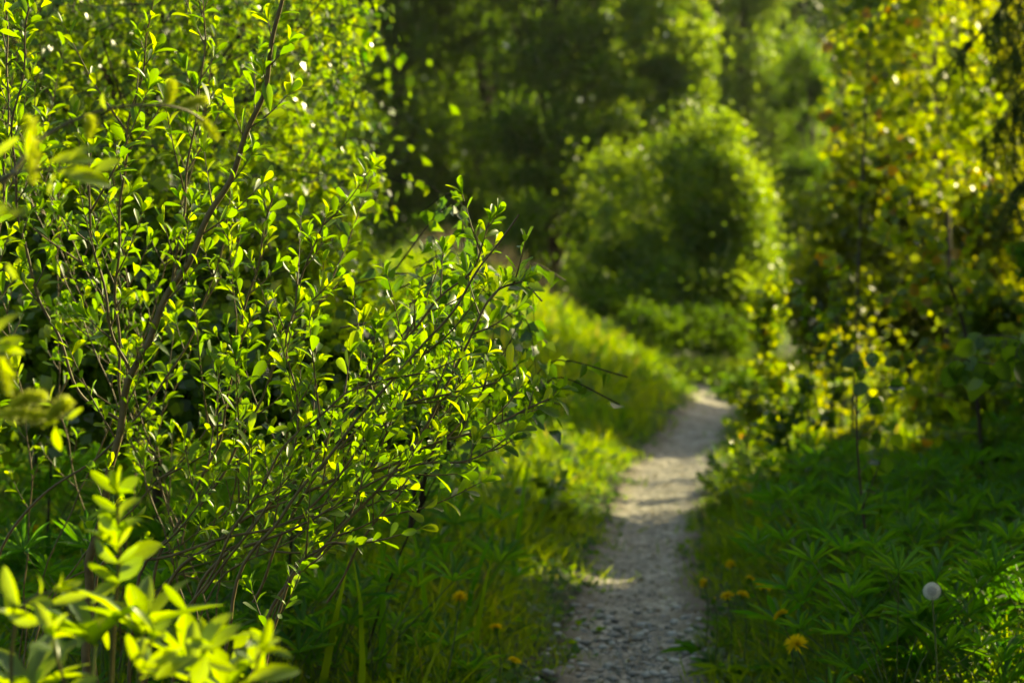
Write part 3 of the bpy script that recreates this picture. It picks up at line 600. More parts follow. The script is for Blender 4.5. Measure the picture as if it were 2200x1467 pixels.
# ------------------------------------------------------------------ near, blurred shoots
def near_shoot():
    root = thing('leafy_shoot', 'blurred sunlit leafy shoot in the lower left corner', 'plant', (-.40, 1.9, float(tz(-.40, 1.9))))
    L = Leafer()
    def stem(pts, d0, d1, r, size, step=.03, t0=0, rnd=.6, spread=.9):
        path = smooth(px3(pts, d0 * 1.13, d1 * 1.13), 6); g = Geo(); g.tube(path, r, r * .4, 6); part(root, 'stem', g, M['twig'])
        L.shoot(path[int(len(path) * t0):], size, step, rnd, spread=spread)
    stem([(210, 2800), (225, 1700), (235, 1467), (245, 1300), (255, 1200), (252, 1120), (250, 1060)], 1.95, 1.85, .0035, .046, .020, .50)
    stem([(60, 2600), (40, 1800), (20, 1467), (30, 1340), (60, 1290), (110, 1270)], 1.8, 1.75, .003, .044, .020, .55)
    stem([(340, 2800), (350, 1900), (370, 1560), (400, 1470), (440, 1400)], 1.85, 1.75, .003, .046, .018, .62)
    stem([(150, 2700), (160, 1700), (140, 1500), (120, 1420), (110, 1370)], 1.75, 1.7, .003, .042, .018, .6)
    stem([(480, 2800), (500, 1800), (530, 1540), (545, 1450), (560, 1400)], 1.75, 1.7, .003, .044, .02, .72)
    stem([(260, 2700), (280, 1800), (290, 1540), (300, 1440), (320, 1380)], 1.75, 1.7, .003, .046, .015, .6)
    def one(px, py, d, ax, az, size, r=.8, n=(0, -1, .3), ay=0.0):
        L.add(P(px, py, d * 1.13), (ax, ay, az), np.array(n) * .5 + [-.5, -.4, .1], size, r)
    one(432, 1398, 1.72, .45, .95, .050, .95); one(432, 1398, 1.72, .45, .95, .048, .8)
    one(548, 1420, 1.70, .35, 1, .032, .98); one(530, 1462, 1.70, 1, .28, .056, .95); one(510, 1440, 1.7, -1, .25, .035, .9)
    one(300, 1440, 1.7, 1.0, .45, .056, .9); one(310, 1450, 1.7, -.3, 1, .05, .9); one(330, 1460, 1.7, .9, .6, .05, .8)
    one(100, 1300, 1.78, 1, .1, .05, .85, (0, -.6, 1)); one(255, 1180, 1.88, -.5, .9, .05, .7); one(258, 1210, 1.88, .9, .5, .055, .7, (-.3, -.8, .6))
    for _ in range(16):
        px = rng.uniform(-20, 620); py = rng.uniform(1390, 1500) if px > 420 else rng.uniform(1290, 1500)
        one(px, py, rng.uniform(1.7, 1.95), rng.normal(0, .7), rng.uniform(.2, 1), rng.uniform(.03, .05), rng.uniform(.5, .99), (rng.normal(0, .5), -1, rng.uniform(-.2, .9)))
    for q in (1060, 1100, 1140, 1175, 1210, 1250): 
        for sx in (-1, 1): one(252, q, 1.86, sx * rng.uniform(.5, 1), rng.uniform(.4, 1), rng.uniform(.03, .044), rng.uniform(.3, .9), (rng.normal(0, .5), -.8, .5))
    L.s = [q * .86 for q in L.s]
    L.put(root, T_WIDE, M['near'], 300)
    # long narrow leaves of a lupin-like herb beside it
    r2 = thing('herb', 'blurred narrow-leaved herb behind the lower left shoot', 'plant', (-.42, 2.15, float(tz(-.42, 2.15))))
    L = Leafer(); g = Geo()
    for bx, tx, ty in ((150, 200, 1330), (260, 300, 1310), (330, 400, 1370), (420, 480, 1440), (60, 60, 1440)):
        pth = smooth(px3([(bx, 2300), (bx + (tx - bx) * .5, 1700), (tx, ty + 60)], 2.15, 2.1), 5); g.tube(pth, .003, .002, 5)
        for k in range(8):
            a = k / 8 * 6.28 + rng.uniform(-.2, .2); L.add(pth[-1], (math.cos(a) * .8, math.sin(a) * .6, rng.uniform(.5, 1.1)), (-math.cos(a), -math.sin(a), .6), rng.uniform(.07, .10), rng.uniform(.4, .9))
    part(r2, 'stem', g, M['gstem']); L.put(r2, [T_LANCE * 1 if False else (T_LANCE[0] * np.array([1.25, 1, 1]), T_LANCE[1], T_LANCE[2])], M['near'], 300)
near_shoot()

def catkin_branch():
    root = thing('willow_shrub', 'blurred willow with fuzzy yellow-green catkins reaching in from the left edge', 'shrub', (-.78, 2.1, float(tz(-.78, 2.1))))
    L = Leafer(); G = []
    def stem(pts, d0, d1, r):
        path = smooth(px3(pts, d0, d1), 7); g = Geo(); g.tube(path, r, r * .45, 6); part(root, 'branch', g, M['twig']); return path
    stem([(-520, 2700), (-420, 1500), (-330, 900), (-260, 500), (-250, 200), (-300, -200)], 2.1, 2.15, .008)
    stem([(-262, 560), (-120, 450), (0, 400), (60, 330), (120, 280), (230, 236), (340, 228), (400, 238), (440, 262)], 2.1, 2.3, .0030)
    stem([(-262, 620), (-100, 500), (0, 390), (50, 370), (120, 365), (200, 375)], 2.1, 1.95, .0028)
    stem([(-330, 900), (-150, 920), (-20, 890), (60, 880), (120, 895), (150, 900)], 2.1, 2.0, .0028)
    stem([(-300, 820), (-150, 760), (-40, 730), (20, 735)], 2.1, 1.95, .0026)
    def catkin(px, py, d, ax, az, ln, r):
        g = Geo(); p = P(px, py, d); dr = nrm(np.array([ax, .1, az])); N = 420
        t = rng.random(N); prof = np.sin(np.clip(t * .92 + .06, 0, 1) * math.pi) ** .5
        A = nrm(np.cross(dr, [.2, .9, .1])); B = np.cross(dr, A); a = rng.uniform(0, 6.283, N)
        o = A * np.cos(a)[:, None] + B * np.sin(a)[:, None]; c = p + dr * (t * ln)[:, None] + np.array([0, 0, -.12 * ln]) * (t ** 2)[:, None]
        g.tube(smooth([p, p + dr * ln * .5, p + dr * ln * .97 + [0, 0, -.11 * ln]], 5), r * .35, r * .2, 6, rnd=.3)
        g.leaves(T_CONE, c + o * r * .25, frames(o + dr * .5, dr[None] + o * .1), r * 1.0 * prof + .001, rng.random(N))
        v, q, uv = T_CONE; V = (v * [5, 1, 1], q, uv)
        g.leaves(V, c + o * r * .3, frames(o + dr * .7, dr[None] + o * .1), r * .75 * prof + .001, rng.random(N))
        part(root, 'catkin', g, M['catkin'])
    catkin(362, 228, 2.3, .15, 1, .034, .0092); catkin(385, 236, 2.3, .95, .45, .038, .0085); catkin(425, 250, 2.3, .8, -.75, .034, .0080)
    catkin(72, 395, 2.0, -.05, 1, .078, .0125); catkin(190, 300, 2.15, .1, .9, .03, .008); catkin(0, 400, 1.95, -.9, -.4, .04, .011)
    catkin(-10, 892, 2.0, .95, .05, .058, .0115); catkin(100, 900, 2.0, .6, .6, .034, .0105); catkin(20, 850, 2.0, -.2, 1, .045, .011); catkin(20, 870, 2.0, .8, .3, .04, .010)
    def one(px, py, d, ax, az, size, r=.8, n=(0, -1, .4)): L.add(P(px, py, d), (ax, 0.05, az), np.array(n) * .4 + [-.6, -.5, .1], size, r)
    for a in ((110, 350, 1.95, 1, .25, .04), (130, 372, 1.95, 1, -.08, .048), (120, 372, 1.95, -.15, -1, .022), (150, 345, 1.95, .7, .6, .03), (-20, 345, 1.95, .9, .5, .036), (60, 340, 1.95, .3, 1, .028),
              (140, 905, 2.0, .85, .5, .022), (125, 905, 2.0, -.85, -.2, .020), (118, 915, 2.0, .1, -1, .026), (120, 900, 2, .3, 1, .016), (-20, 760, 1.95, 1, .6, .035), (-15, 730, 1.95, .5, 1, .035), (-10, 740, 1.95, 1, -.3, .03), (5, 770, 1.95, .3, -.9, .02),
              (-25, 470, 1.6, .6, .5, .02), (0, 475, 1.6, .5, .6, .018), (22, 470, 1.6, .6, .5, .018), (230, 236, 2.2, -.4, .9, .02), (440, 262, 2.3, .4, -.6, .016), (200, 372, 1.95, .9, .5, .03), (40, 600, 1.9, -.6, .6, .02)):
        one(*a, rng.uniform(.6, 1), (0, -.7, rng.uniform(.1, 1.2)))
    L.put(root, T_WIDE, M['near'], 300)
catkin_branch()

# ------------------------------------------------------------------ saplings on the right
def sapling(label, pts, d, r, leaves, size, mat, step, name='sapling', t0=.2, rnd=.3, hang=.7, nb=7, tms=T_ASPEN, blen=(.05, .18)):
    p0 = P(pts[0][0], 0, d); base = (p0[0], d, float(tz(p0[0], d)))
    root = thing(name, label, 'sapling', base)
    path = smooth([base] + px3(pts[1:], d, d), 8); g = Geo(); g.tube(path, r, r * .3, 6); L = Leafer()
    for k in range(nb):
        i = int(len(path) * (t0 + (1 - t0) * k / nb)); o = randdir(1)[0]; o[2] = abs(o[2]) + .25; ln = rng.uniform(*blen)
        b = smooth([path[i], path[i] + o * ln * .6, path[i] + o * ln], 3); g.tube(b, r * .35, r * .15, 4)
        for q in np.linspace(.3, 1, 4): 
            for _ in range(leaves): L.add(path[i] + o * ln * q, np.array([rng.normal(0, .6), rng.normal(0, .6), -hang + rng.normal(0, .3)]), randdir(1)[0] + [0, -.4, .2], size * rng.uniform(.6, 1.1), np.clip(rnd + rng.normal(0, .2), 0, .955))
    for _ in range(leaves * 3): L.add(path[-1] + rng.normal(0, .006, 3), np.array([rng.normal(0, .6), rng.normal(0, .6), -hang]), randdir(1)[0], size * rng.uniform(.6, 1.1), np.clip(rnd + rng.normal(0, .2), 0, .955))
    part(root, 'stem', g, M['greystem']); L.put(root, tms, mat, 300)
sapling('thin dark sapling with drooping leaves at its tip, front of the right bank', [(1890, 0), (1870, 1230), (1857, 1110), (1843, 960), (1842, 850), (1850, 765)], 5.3, .0052, 1, .054, M['birch'], .03, t0=.42, rnd=.05, nb=6)
sapling('thin upright sapling behind, left of the front one, small leaves', [(1722, 0), (1730, 1090), (1737, 900), (1742, 760), (1740, 660)], 8.2, .006, 3, .045, M['birch'], .03, t0=.25, rnd=.25, nb=16)
sapling('bright yellow-green leafy sprout right beside the end of the path', [(1640, 0), (1655, 900), (1652, 780), (1650, 700), (1655, 645)], 10.5, .006, 5, .055, M['aspen'], .03, t0=.1, rnd=.5, nb=34, blen=(.04, .16))
sapling('small leafy sprout at the right verge with a white glint', [(1600, 0), (1610, 930), (1615, 890), (1620, 860)], 9.6, .005, 5, .045, M['birch'], .03, t0=.1, rnd=.9, nb=16, blen=(.06, .2))
sapling('low twiggy sapling between grass and lupins, right of the sprout', [(1690, 0), (1700, 1000), (1690, 930), (1680, 880)], 8.0, .004, 4, .04, M['birch'], .03, t0=.1, rnd=.3, nb=14)
sapling('leafy stem standing left of the golden bush', [(1780, 0), (1785, 1000), (1790, 860), (1800, 720), (1790, 640)], 9.0, .006, 4, .045, M['aspen'], .03, t0=.2, rnd=.15, nb=20)
def aspen(label, trunk, d, branches, size, rnd):
    p0 = P(trunk[0][0], 0, d); base = (p0[0], d, float(tz(p0[0], d))); root = thing('aspen_sapling', label, 'sapling', base)
    path = smooth([base] + px3(trunk, d, d), 8); g = Geo(); g.tube(path, .010, .004, 6); L = Leafer()
    for br in branches:
        b = smooth(px3(br, d, d - rng.uniform(0, .3)), 6); g.tube(b, .0035, .001, 4)
        for q in range(2, len(b)):
            for _ in range(3 if q % 2 else 2): L.add(b[q] + rng.normal(0, .012, 3), (rng.normal(0, .6), rng.normal(0, .4), rng.normal(-.5, .5)), (rng.normal(0, .5), -1, rng.normal(.2, .5)), size * rng.uniform(.7, 1.15), np.clip(rnd + rng.normal(0, .28) + (.2 if q > len(b) - 3 else 0), 0, .955))
    part(root, 'trunk', g, M['greystem']); L.put(root, T_ASPEN, M['aspen'], 300)
aspen('aspen sapling with bright round yellow leaves and orange tips, right', [(2110, 1000), (2100, 860), (2070, 700), (2030, 590), (1980, 520), (1940, 450), (1925, 390)], 7.6,
      [[(1925, 480), (1925, 440), (1928, 385)], [(1990, 540), (1930, 500), (1880, 470)], [(2010, 560), (2000, 500), (1960, 470)], [(2060, 690), (2000, 650), (1930, 640), (1900, 645)],
       [(2080, 760), (2010, 740), (1950, 760), (1910, 770)], [(2060, 680), (2100, 610), (2130, 560)], [(2030, 600), (2080, 500), (2090, 440), (2150, 410)], [(2090, 800), (2150, 740), (2190, 690)],
       [(2100, 880), (2020, 850), (1960, 860)], [(2100, 860), (2160, 830), (2200, 780)], [(2050, 640), (2020, 620), (2000, 560)], [(2100, 930), (2020, 930), (1960, 960)], [(2040, 600), (1990, 590), (1960, 600)]], .050, .5)
aspen('young aspen higher up with sparse glowing leaves, right of the gap', [(1830, 1000), (1840, 700), (1850, 420), (1860, 200), (1870, 30)], 9.4,
      [[(1850, 420), (1860, 410), (1845, 400)], [(1850, 300), (1800, 260), (1760, 230)], [(1860, 200), (1900, 150), (1950, 120)], [(1860, 200), (1810, 130), (1780, 90)], [(1860, 250), (1930, 230), (2000, 200)],
       [(1870, 120), (1840, 60), (1850, 20)], [(1870, 120), (1920, 70), (1990, 40)], [(1870, 60), (1900, 20), (1910, -40)], [(1850, 330), (1900, 340), (1960, 320)], [(1848, 480), (1900, 500), (1930, 510)], [(1840, 600), (1790, 560), (1770, 540)]], .055, .6)
# round-leaved twig reaching in from the right edge
def edge_twig():
    base = (1.62, 5.7, float(tz(1.62, 5.7))); root = thing('hazel_shrub', 'hazel twig with large round dark leaves reaching in at the right edge', 'shrub', base)
    g = Geo(); L = Leafer()
    main = smooth([base, (1.68, 5.65, .5), (1.6, 5.55, .95), (1.45, 5.4, 1.15)], 7); g.tube(main, .008, .003, 6)
    for pts, d in (([(2330, 740), (2240, 738), (2160, 722), (2100, 722)], 5.2), ([(2300, 800), (2200, 790), (2120, 780), (2050, 770)], 5.3), ([(2330, 700), (2260, 690), (2200, 730), (2180, 770)], 5.1)):
        b = smooth([tuple(main[12])] + px3(pts, d, d), 6); g.tube(b, .0035, .0012, 4)
        for q in range(9, len(b)):
            L.add(b[q] + rng.normal(0, .01, 3), (rng.normal(0, .5), rng.normal(0, .4), -rng.uniform(.4, 1.1)), (rng.normal(0, .4), -1, rng.normal(.1, .4)), .072 * rng.uniform(.6, 1.1), rng.uniform(0, .5))
    part(root, 'branch', g, M['greystem']); L.put(root, T_ASPEN, M['birch'], 300)
edge_twig()
# spruce whose branches droop in at the top right
def spruce_edge():
    base = (3.0, 8.2, float(tz(3.0, 8.2))); root = thing('spruce_tree', 'spruce with dark drooping branches hanging in at the top right corner', 'tree', base)
    t = Geo(); t.tube(smooth([base, (3.0, 8.2, 2.5), (3.0, 8.2, 5.0)], 6), .12, .05, 9); part(root, 'trunk', t, M['darkbark'])
    for k, (z, tip, zt) in enumerate([(2.7, (2140, 60), 0), (2.5, (2060, 120), 0), (2.3, (2150, 250), 0), (2.0, (2110, 300), 0), (3.1, (2090, -40), 0), (1.8, (2170, 420), 0), (2.8, (2180, 120), 0), (3.4, (2020, -60), 0), (3.6, (2300, 0), 0)]):
        d = rng.uniform(7.0, 7.8); e = P(tip[0], tip[1], d); s0 = np.array([3.0, 8.15, z + .2]); mid = (s0 + e) / 2 + [rng.uniform(-.1, .1), 0, rng.uniform(.16, .34)]
        b = smooth([s0, mid, e], 14); g = Geo(); g.tube(b, .014, .003, 5)
        tw = []
        for i in range(5, len(b)):
            for _ in range(3):
                ln = rng.uniform(.10, .42); o = np.array([rng.normal(0, .35), rng.normal(0, .35), -1.0]); q = smooth([b[i], b[i] + o * ln * .4 + [0, 0, .02], b[i] + nrm(o) * ln], 5); g.tube(q, .002, .0008, 3); tw.append(q)
        n = Geo(); pp = []; dd = []
        for q in tw + [b[8:]]:
            for i in range(len(q) - 1):
                T = nrm(q[i + 1] - q[i]); m_ = 10
                f = rng.random(m_)[:, None]; pp.append(q[i] * (1 - f) + q[i + 1] * f); dd.append(T + randdir(m_) * .9)
        pp = np.vstack(pp); dd = np.vstack(dd); V = (T_FAR[0] * [.28, 1, .3], T_FAR[1], T_FAR[2])
        n.leaves(V, pp, frames(dd, randdir(len(pp))), rng.uniform(.018, .03, len(pp)), rng.random(len(pp)))
        bo = part(root, 'branch', g, M['darkbark']); n.v = [v - np.array(base) for v in n.v]
        link('needles', n.mesh('needles', M['needle']), bo, kind='stuff')
spruce_edge()

# leafy mounds at the path end and grey-green herbs before the thicket
make_tree('leafy_mound', 'lush rounded bright green clump right where the path ends', 'plant', (2.35, 18.2), [E(1610, 835, 18, 60, 42), E(1570, 850, 18.3, 40, 25), E(1660, 850, 17.5, 40, 50)], 3500, T_MID, 'herb', .05, .006, (2.35, 18.2, .3), clump=.25, K=40, nlimb=8, bark='gstem', up=1)
make_tree('leafy_mound', 'greyish leafy clump at the foot of the thicket beyond the bank', 'plant', (1.6, 21.5), [E(1390, 775, 21.5, 40, 30), E(1300, 730, 21.5, 40, 40), E(1460, 790, 21.5, 50, 25), E(1560, 800, 21.5, 60, 25)], 2600, T_MID, 'farlit', .045, .006, (1.6, 21.5, .5), clump=.25, K=40, nlimb=8, bark='gstem', up=1)

# ------------------------------------------------------------------ lupins
def lupin_leaf_geo(nl, ln, seed, only_petiole=False):
    r_ = np.random.default_rng(seed); g = Geo(); t = []
    for k in range(nl):
        a = k / nl * 6.283 + r_.uniform(-.12, .12); el = r_.uniform(.25, .85)
        d = np.array([[math.cos(a) * math.cos(el), math.sin(a) * math.cos(el), math.sin(el)]]); Rm = frames(d, np.array([[-math.cos(a) * .3, -math.sin(a) * .3, 1.0]]))
        s_ = ln * r_.uniform(.8, 1.1); t.append((Rm[0], s_))
        if not only_petiole: g.leaves(T_LUP, np.zeros((1, 3)), Rm, np.array([s_]), np.array([r_.uniform(.2, .8)]))
    return g, t
def petiole(g, top, r=.0016):
    g.tube(smooth([(0, 0, 0), np.array(top) * [.25, .25, .55], top], 4), r * 1.3, r * .8, 4)
PALM = []
for s_ in range(6):
    g, t = lupin_leaf_geo(9 + s_ % 3, 1.0, s_); PALM.append((g.mesh('leaf', M['lupin']), t))
LL = []
for k in range(6):
    g = Geo(); v, q, uv = T_LUP; g.add(v, q, rnd=(k + .5) / 6, uv=uv); LL.append(g.mesh('leaflet', M['lupin']))
def lupin(x, y, h, label, group=None, detail=False, leaf=.07, nleaf=8, name='lupin_plant'):
    z = float(tz(x, y)); root = thing(name, label, 'plant', (x, y, z), group); g = Geo(); h *= 1.08
    for k in range(nleaf):
        a = k * 2.4 + rng.uniform(-.4, .4); rad = h * rng.uniform(.15, .62); hh = h * rng.uniform(.45, 1.0)
        top = np.array([math.cos(a) * rad, math.sin(a) * rad, hh]); tilt = rng.uniform(-.15, .5)
        Rm = Matrix.Rotation(a, 4, 'Z') @ Matrix.Rotation(tilt, 4, 'Y') @ Matrix.Rotation(rng.uniform(0, .6), 4, 'Z')
        sz = leaf * rng.uniform(.75, 1.2); me, t = PALM[rng.integers(0, 6)]
        if detail:
            pg = Geo(); petiole(pg, top); lf = link('leaf', pg.mesh('leaf_stalk', M['gstem']), root)
            for Rl, s_ in t:
                o = link('leaflet', LL[rng.integers(0, 6)], lf); o.matrix_basis = Matrix.Translation(Vector(top)) @ Rm @ Matrix(Rl.tolist()).to_4x4() @ Matrix.Scale(float(s_ * sz), 4)
        else:
            petiole(g, top); o = link('leaf', me, root); o.matrix_basis = Matrix.Translation(Vector(top)) @ Rm @ Matrix.Scale(float(sz), 4)
    if not detail: link('stalks', g.mesh('stalks', M['gstem']), root)
def gpt(px, py, h=0.):
    """ground position under a point seen at pixel (px,py) whose height above ground is h"""
    d = (CAM_H - h) * F / (py - HZ)
    for _ in range(4): d = (CAM_H - h - float(tz((px - 1100) / F * d, d))) * F / (py - HZ)
    return (px - 1100) / F * d, d
near_l = [((1935, 1430), .22, .085, 'small pale lupin rosette at the bottom edge, right of the path'), ((2030, 1420), .26, .095, 'pale lit lupin whorl between the fern leaf and the bottom right corner'),
          ((2150, 1340), .36, .09, 'sunlit lupin clump in the bottom right corner'), ((2185, 1420), .30, .09, 'lupin leaves cut by the right edge near the bottom corner'), ((2080, 1380), .33, .09, 'lupin behind the corner clump, below the white seed head'),
          ((1830, 1280), .36, .10, 'broad lupin at the foot of the front sapling, left side'), ((1920, 1270), .36, .10, 'broad lupin at the foot of the front sapling, right side'), ((1960, 1330), .30, .095, 'lupin just below and left of the white seed head'),
          ((2110, 1290), .34, .09, 'lupin right of the white seed head'), ((965, 1430), .16, .06, 'small bright lupin whorl left of the stony path edge'), ((560, 1330), .34, .10, 'lupin under the low willow branches, beside the feathery tansy leaf'), ((700, 1350), .34, .10, 'lupin beneath the willow twig tips, left of the grass'),
          ((130, 1180), .42, .11, 'large lupin behind the main willow stem, far left'), ((420, 1300), .36, .1, 'lupin between the slanting willow stems'), ((1010, 1170), .32, .10, 'lupin in the shade left of the sunlit grass')]
for (px, py), h, lf, lab in near_l:
    x, y = gpt(px, py, h * .8); lupin(x, y, h, lab, detail=True, leaf=lf, nleaf=6)
cnt = 0; used = []
while cnt < 58:
    px = rng.uniform(1680, 2280); py = rng.uniform(1010, 1400); 
    if px < 1680 + max(0, (py - 1100)) * .35 + 20: continue
    x, y = gpt(px, py, .25)
    if any((x - a) ** 2 + (y - b) ** 2 < .03 for a, b in used) or abs(x - path_x(y)) < path_w(y) + .27: continue
    used.append((x, y)); cnt += 1
    row = 'front row' if y < 5.6 else ('middle rows' if y < 7.2 else 'back rows'); col_ = 'beside the path edge' if px < 1800 + 60 * (y < 5.6) else ('around the thin front sapling' if px < 1985 else ('behind the white seed head' if px < 2110 else 'towards the right edge'))
    lupin(x, y, rng.uniform(.26, .44), f'shaded lupin in the {row} of the right patch, {col_}', f'lupins of the right patch, {row}, {col_}', leaf=rng.uniform(.06, .09), nleaf=10)
cnt = 0
while cnt < 62:
    px = rng.uniform(-80, 960); py = rng.uniform(930, 1420)
    x, y = gpt(px, py, .28)
    if any((x - a) ** 2 + (y - b) ** 2 < .03 for a, b in used) or abs(x - path_x(y)) < path_w(y) + .27: continue
    used.append((x, y)); cnt += 1
    row = 'front row' if y < 5.6 else ('middle rows' if y < 7.2 else 'back rows'); col_ = 'left of the main stem' if px < 200 else ('between main stem and slanting stems' if px < 450 else ('beneath the slanting stems' if px < 700 else 'beneath the outer twig tips'))
    lupin(x, y, rng.uniform(.28, .48), f'shaded lupin in the {row} under the willow, {col_}', f'lupins under the willow, {row}, {col_}', leaf=rng.uniform(.065, .095), nleaf=10)

# feathery tansy leaves
def tansy(label, px, py, h, n=1, size=.16, tilt=.2, az=0.):
    x, y = gpt(px, py, h); z = float(tz(x, y)); root = thing('tansy_plant', label, 'plant', (x, y, z))
    for k in range(n):
        g = Geo(); a = az + k * 1.3; o = np.array([math.sin(tilt) * math.cos(a), math.sin(tilt) * math.sin(a), math.cos(tilt)])
        b0 = np.array([x, y, z]); p = smooth([b0, b0 + o * h * .5, b0 + o * h + [0, 0, 0]], 6); e = p[-1]; rach = smooth([e - o * size * .1, e + o * size * .5, e + o * size + [.02 * math.cos(a), 0, -.01]], 6)
        g.tube(p, .002, .0015, 5); g.tube(rach, .0015, .0005, 4)
        part(root, 'stem', g, M['gstem']); lf = Leafer(); m_ = 9
        for i in range(m_):
            f = (i + .5) / m_; q = rach[int(f * (len(rach) - 1))]; w_ = size * .42 * math.sin(math.pi * (f * .75 + .2))
            for s_ in (-1, 1):
                side = np.array([s_ * 1.0, .25 * s_, 0]); d = nrm(side + o * .8); lf.add(q, d, (0, -1, .2), w_, rng.uniform(.5, .9))
                for u in (.35, .6, .8):
                    for s2 in (-1, 1): lf.add(q + d * w_ * u, nrm(d * .7 + np.cross(d, [0, 1, 0]) * s2), (0, -1, .2), w_ * .3, rng.uniform(.5, .9))
        V = (T_LANCE[0] * [1.5, 1, 1], T_LANCE[1], T_LANCE[2])
        put_leaves(root, [V], np.array(lf.p), np.array(lf.R), np.array(lf.s), np.array(lf.r), M['lupin'], 0)
        root.children[-1].name = 'leaf'; root.children[-1]['kind'] = 'stuff'
tansy('feathery tansy leaf standing below the willow branches', 560, 1330, .20, 1, .13, .12, 2.6)
tansy('feathery tansy leaf at the bottom edge left of the pale lupin whorl', 1960, 1455, .16, 2, .11, .3, .4)
tansy('small bright tansy tip at the bottom edge near the right corner', 2110, 1455, .2, 2, .08, .2, 1.8)
tansy('dim tansy beside the grass, left of the stony path', 860, 1400, .14, 2, .11, .35, .9)

# ------------------------------------------------------------------ dandelions
def dandelion(px, py, label, h=.2, size=.019, tilt=.4, az=0., bud=False, root_off=(0, 0), rnd=.6):
    h += .08; size *= 1.1; tilt = min(tilt + .15, 1.3)
    x, y = gpt(px, py, h); z = float(tz(x, y)); top = P(px, py, y)
    bx, by = x + root_off[0], y + root_off[1]; b = np.array([bx, by, float(tz(bx, by))])
    root = thing('dandelion', label, 'flower', tuple(b), 'yellow dandelions by the path')
    g = Geo(); g.tube(smooth([b, (b + top) / 2 + [.01, 0, .02], top], 6), .0022, .0018, 6); part(root, 'stem', g, M['gstem'])
    ax = nrm(np.array([math.sin(tilt) * math.cos(az), math.sin(tilt) * math.sin(az), math.cos(tilt)]))
    A = nrm(np.cross(ax, [.3, .5, .1])); B = np.cross(ax, A)
    g = Geo(); N = 90 if not bud else 26; a = rng.uniform(0, 6.28, N); lay = rng.random(N); el = .15 + lay * 1.25 if not bud else np.full(N, 1.25)
    o = (A * np.cos(a)[:, None] + B * np.sin(a)[:, None]); d = o * np.cos(el)[:, None] + ax * np.sin(el)[:, None]
    V = (T_LANCE[0] * [.75, 1, 1], T_LANCE[1], T_LANCE[2]); sz = size * (1.08 - .45 * lay) * (1 if not bud else .6)
    g.leaves(V, np.repeat(top[None], N, 0) + ax * .003, frames(d, np.repeat(ax[None], N, 0) + rng.normal(0, .1, (N, 3))), sz, rng.random(N)); part(root, 'petals', g, M['petal'], smooth_=False)
    g = Geo(); g.tube([top - ax * .011, top - ax * .008, top - ax * .003, top + ax * .003], .003, .006, 8)
    a = np.linspace(0, 6.28, 14); o = A * np.cos(a)[:, None] + B * np.sin(a)[:, None]
    g.leaves(T_LANCE, np.repeat((top - ax * .004)[None], 14, 0) + o * .004, frames(o * .4 - ax * np.linspace(-1, 1, 14)[:, None] * .8, o), np.full(14, .011), np.full(14, .3)); part(root, 'bracts', g, M['herb'])
    g = Geo(); n = 7; a = rng.uniform(0, 6.28, n); d = np.stack([np.cos(a), np.sin(a), rng.uniform(.3, .9, n)], -1)
    v, q, uv = T_WIDE[1]; g.leaves((v * [.6, 1, 1], q, uv), np.repeat(b[None], n, 0), frames(d, np.tile([0, 0, 1.], (n, 1)) + 0), rng.uniform(.08, .14, n), rng.random(n)); part(root, 'leaf_rosette', g, M['herb'])
for a in [(1713, 1388, 'large dandelion flower facing up beside the bottom of the path, right verge', .17, .024, .7, -2.0, False, (.05, .02)),
          (1682, 1325, 'dandelion flower above the large one, tilted, right verge', .16, .019, .5, 2.5, False, (.03, 0)),
          (1565, 1284, 'leftmost of the three dandelion heads in a row at the right path edge', .14, .019, .3, -2.4), (1597, 1281, 'middle of the three dandelion heads in a row at the right path edge', .14, .016, .3, -1.0),
          (1640, 1264, 'dandelion on a long slanting stem, rightmost of its cluster', .17, .021, .3, -1.2, False, (.10, .0)), (1612, 1246, 'half-closed dandelion standing above its cluster', .19, .013, .2, 0, False, (.06, 0)),
          (1515, 1253, 'dandelion leaning over the right edge of the path', .13, .016, 1.2, -2.6), (1572, 1214, 'dandelion furthest back in the right verge group', .12, .016, .9, -2.2),
          (988, 1286, 'dandelion on a tall stem in the dark grass left of the path', .22, .018, .6, -1.9, False, (-.06, -.1)), (1066, 1353, 'dandelion low in the grass left of the path, seen from the side', .12, .017, .2, 1.5), (1104, 1426, 'dandelion nearest the stony left edge of the path', .07, .017, .1, 0),
          (337, 1281, 'dandelion half hidden behind the blurred lower left shoot', .25, .018, 1.1, -2.0), (73, 1139, 'dandelion among lupins behind the main willow stem', .30, .015, .6, -1.5),
          (1770, 1343, 'closed dandelion bud right of the tilted flower', .16, .014, .2, 0, True), (1535, 1291, 'closed dandelion bud left of the three heads in a row', .12, .013, .2, 0, True), (1787, 1352, 'closed bud on a thin stem beside another bud', .15, .011, .2, 0, True),
          (1613, 1078, 'small distant dandelion in the grass right of the path', .15, .017, .4, -1.8), (790, 1335, 'tiny closed dandelion bud under the willow twigs', .2, .010, .2, 0, True)]:
    dandelion(*a)
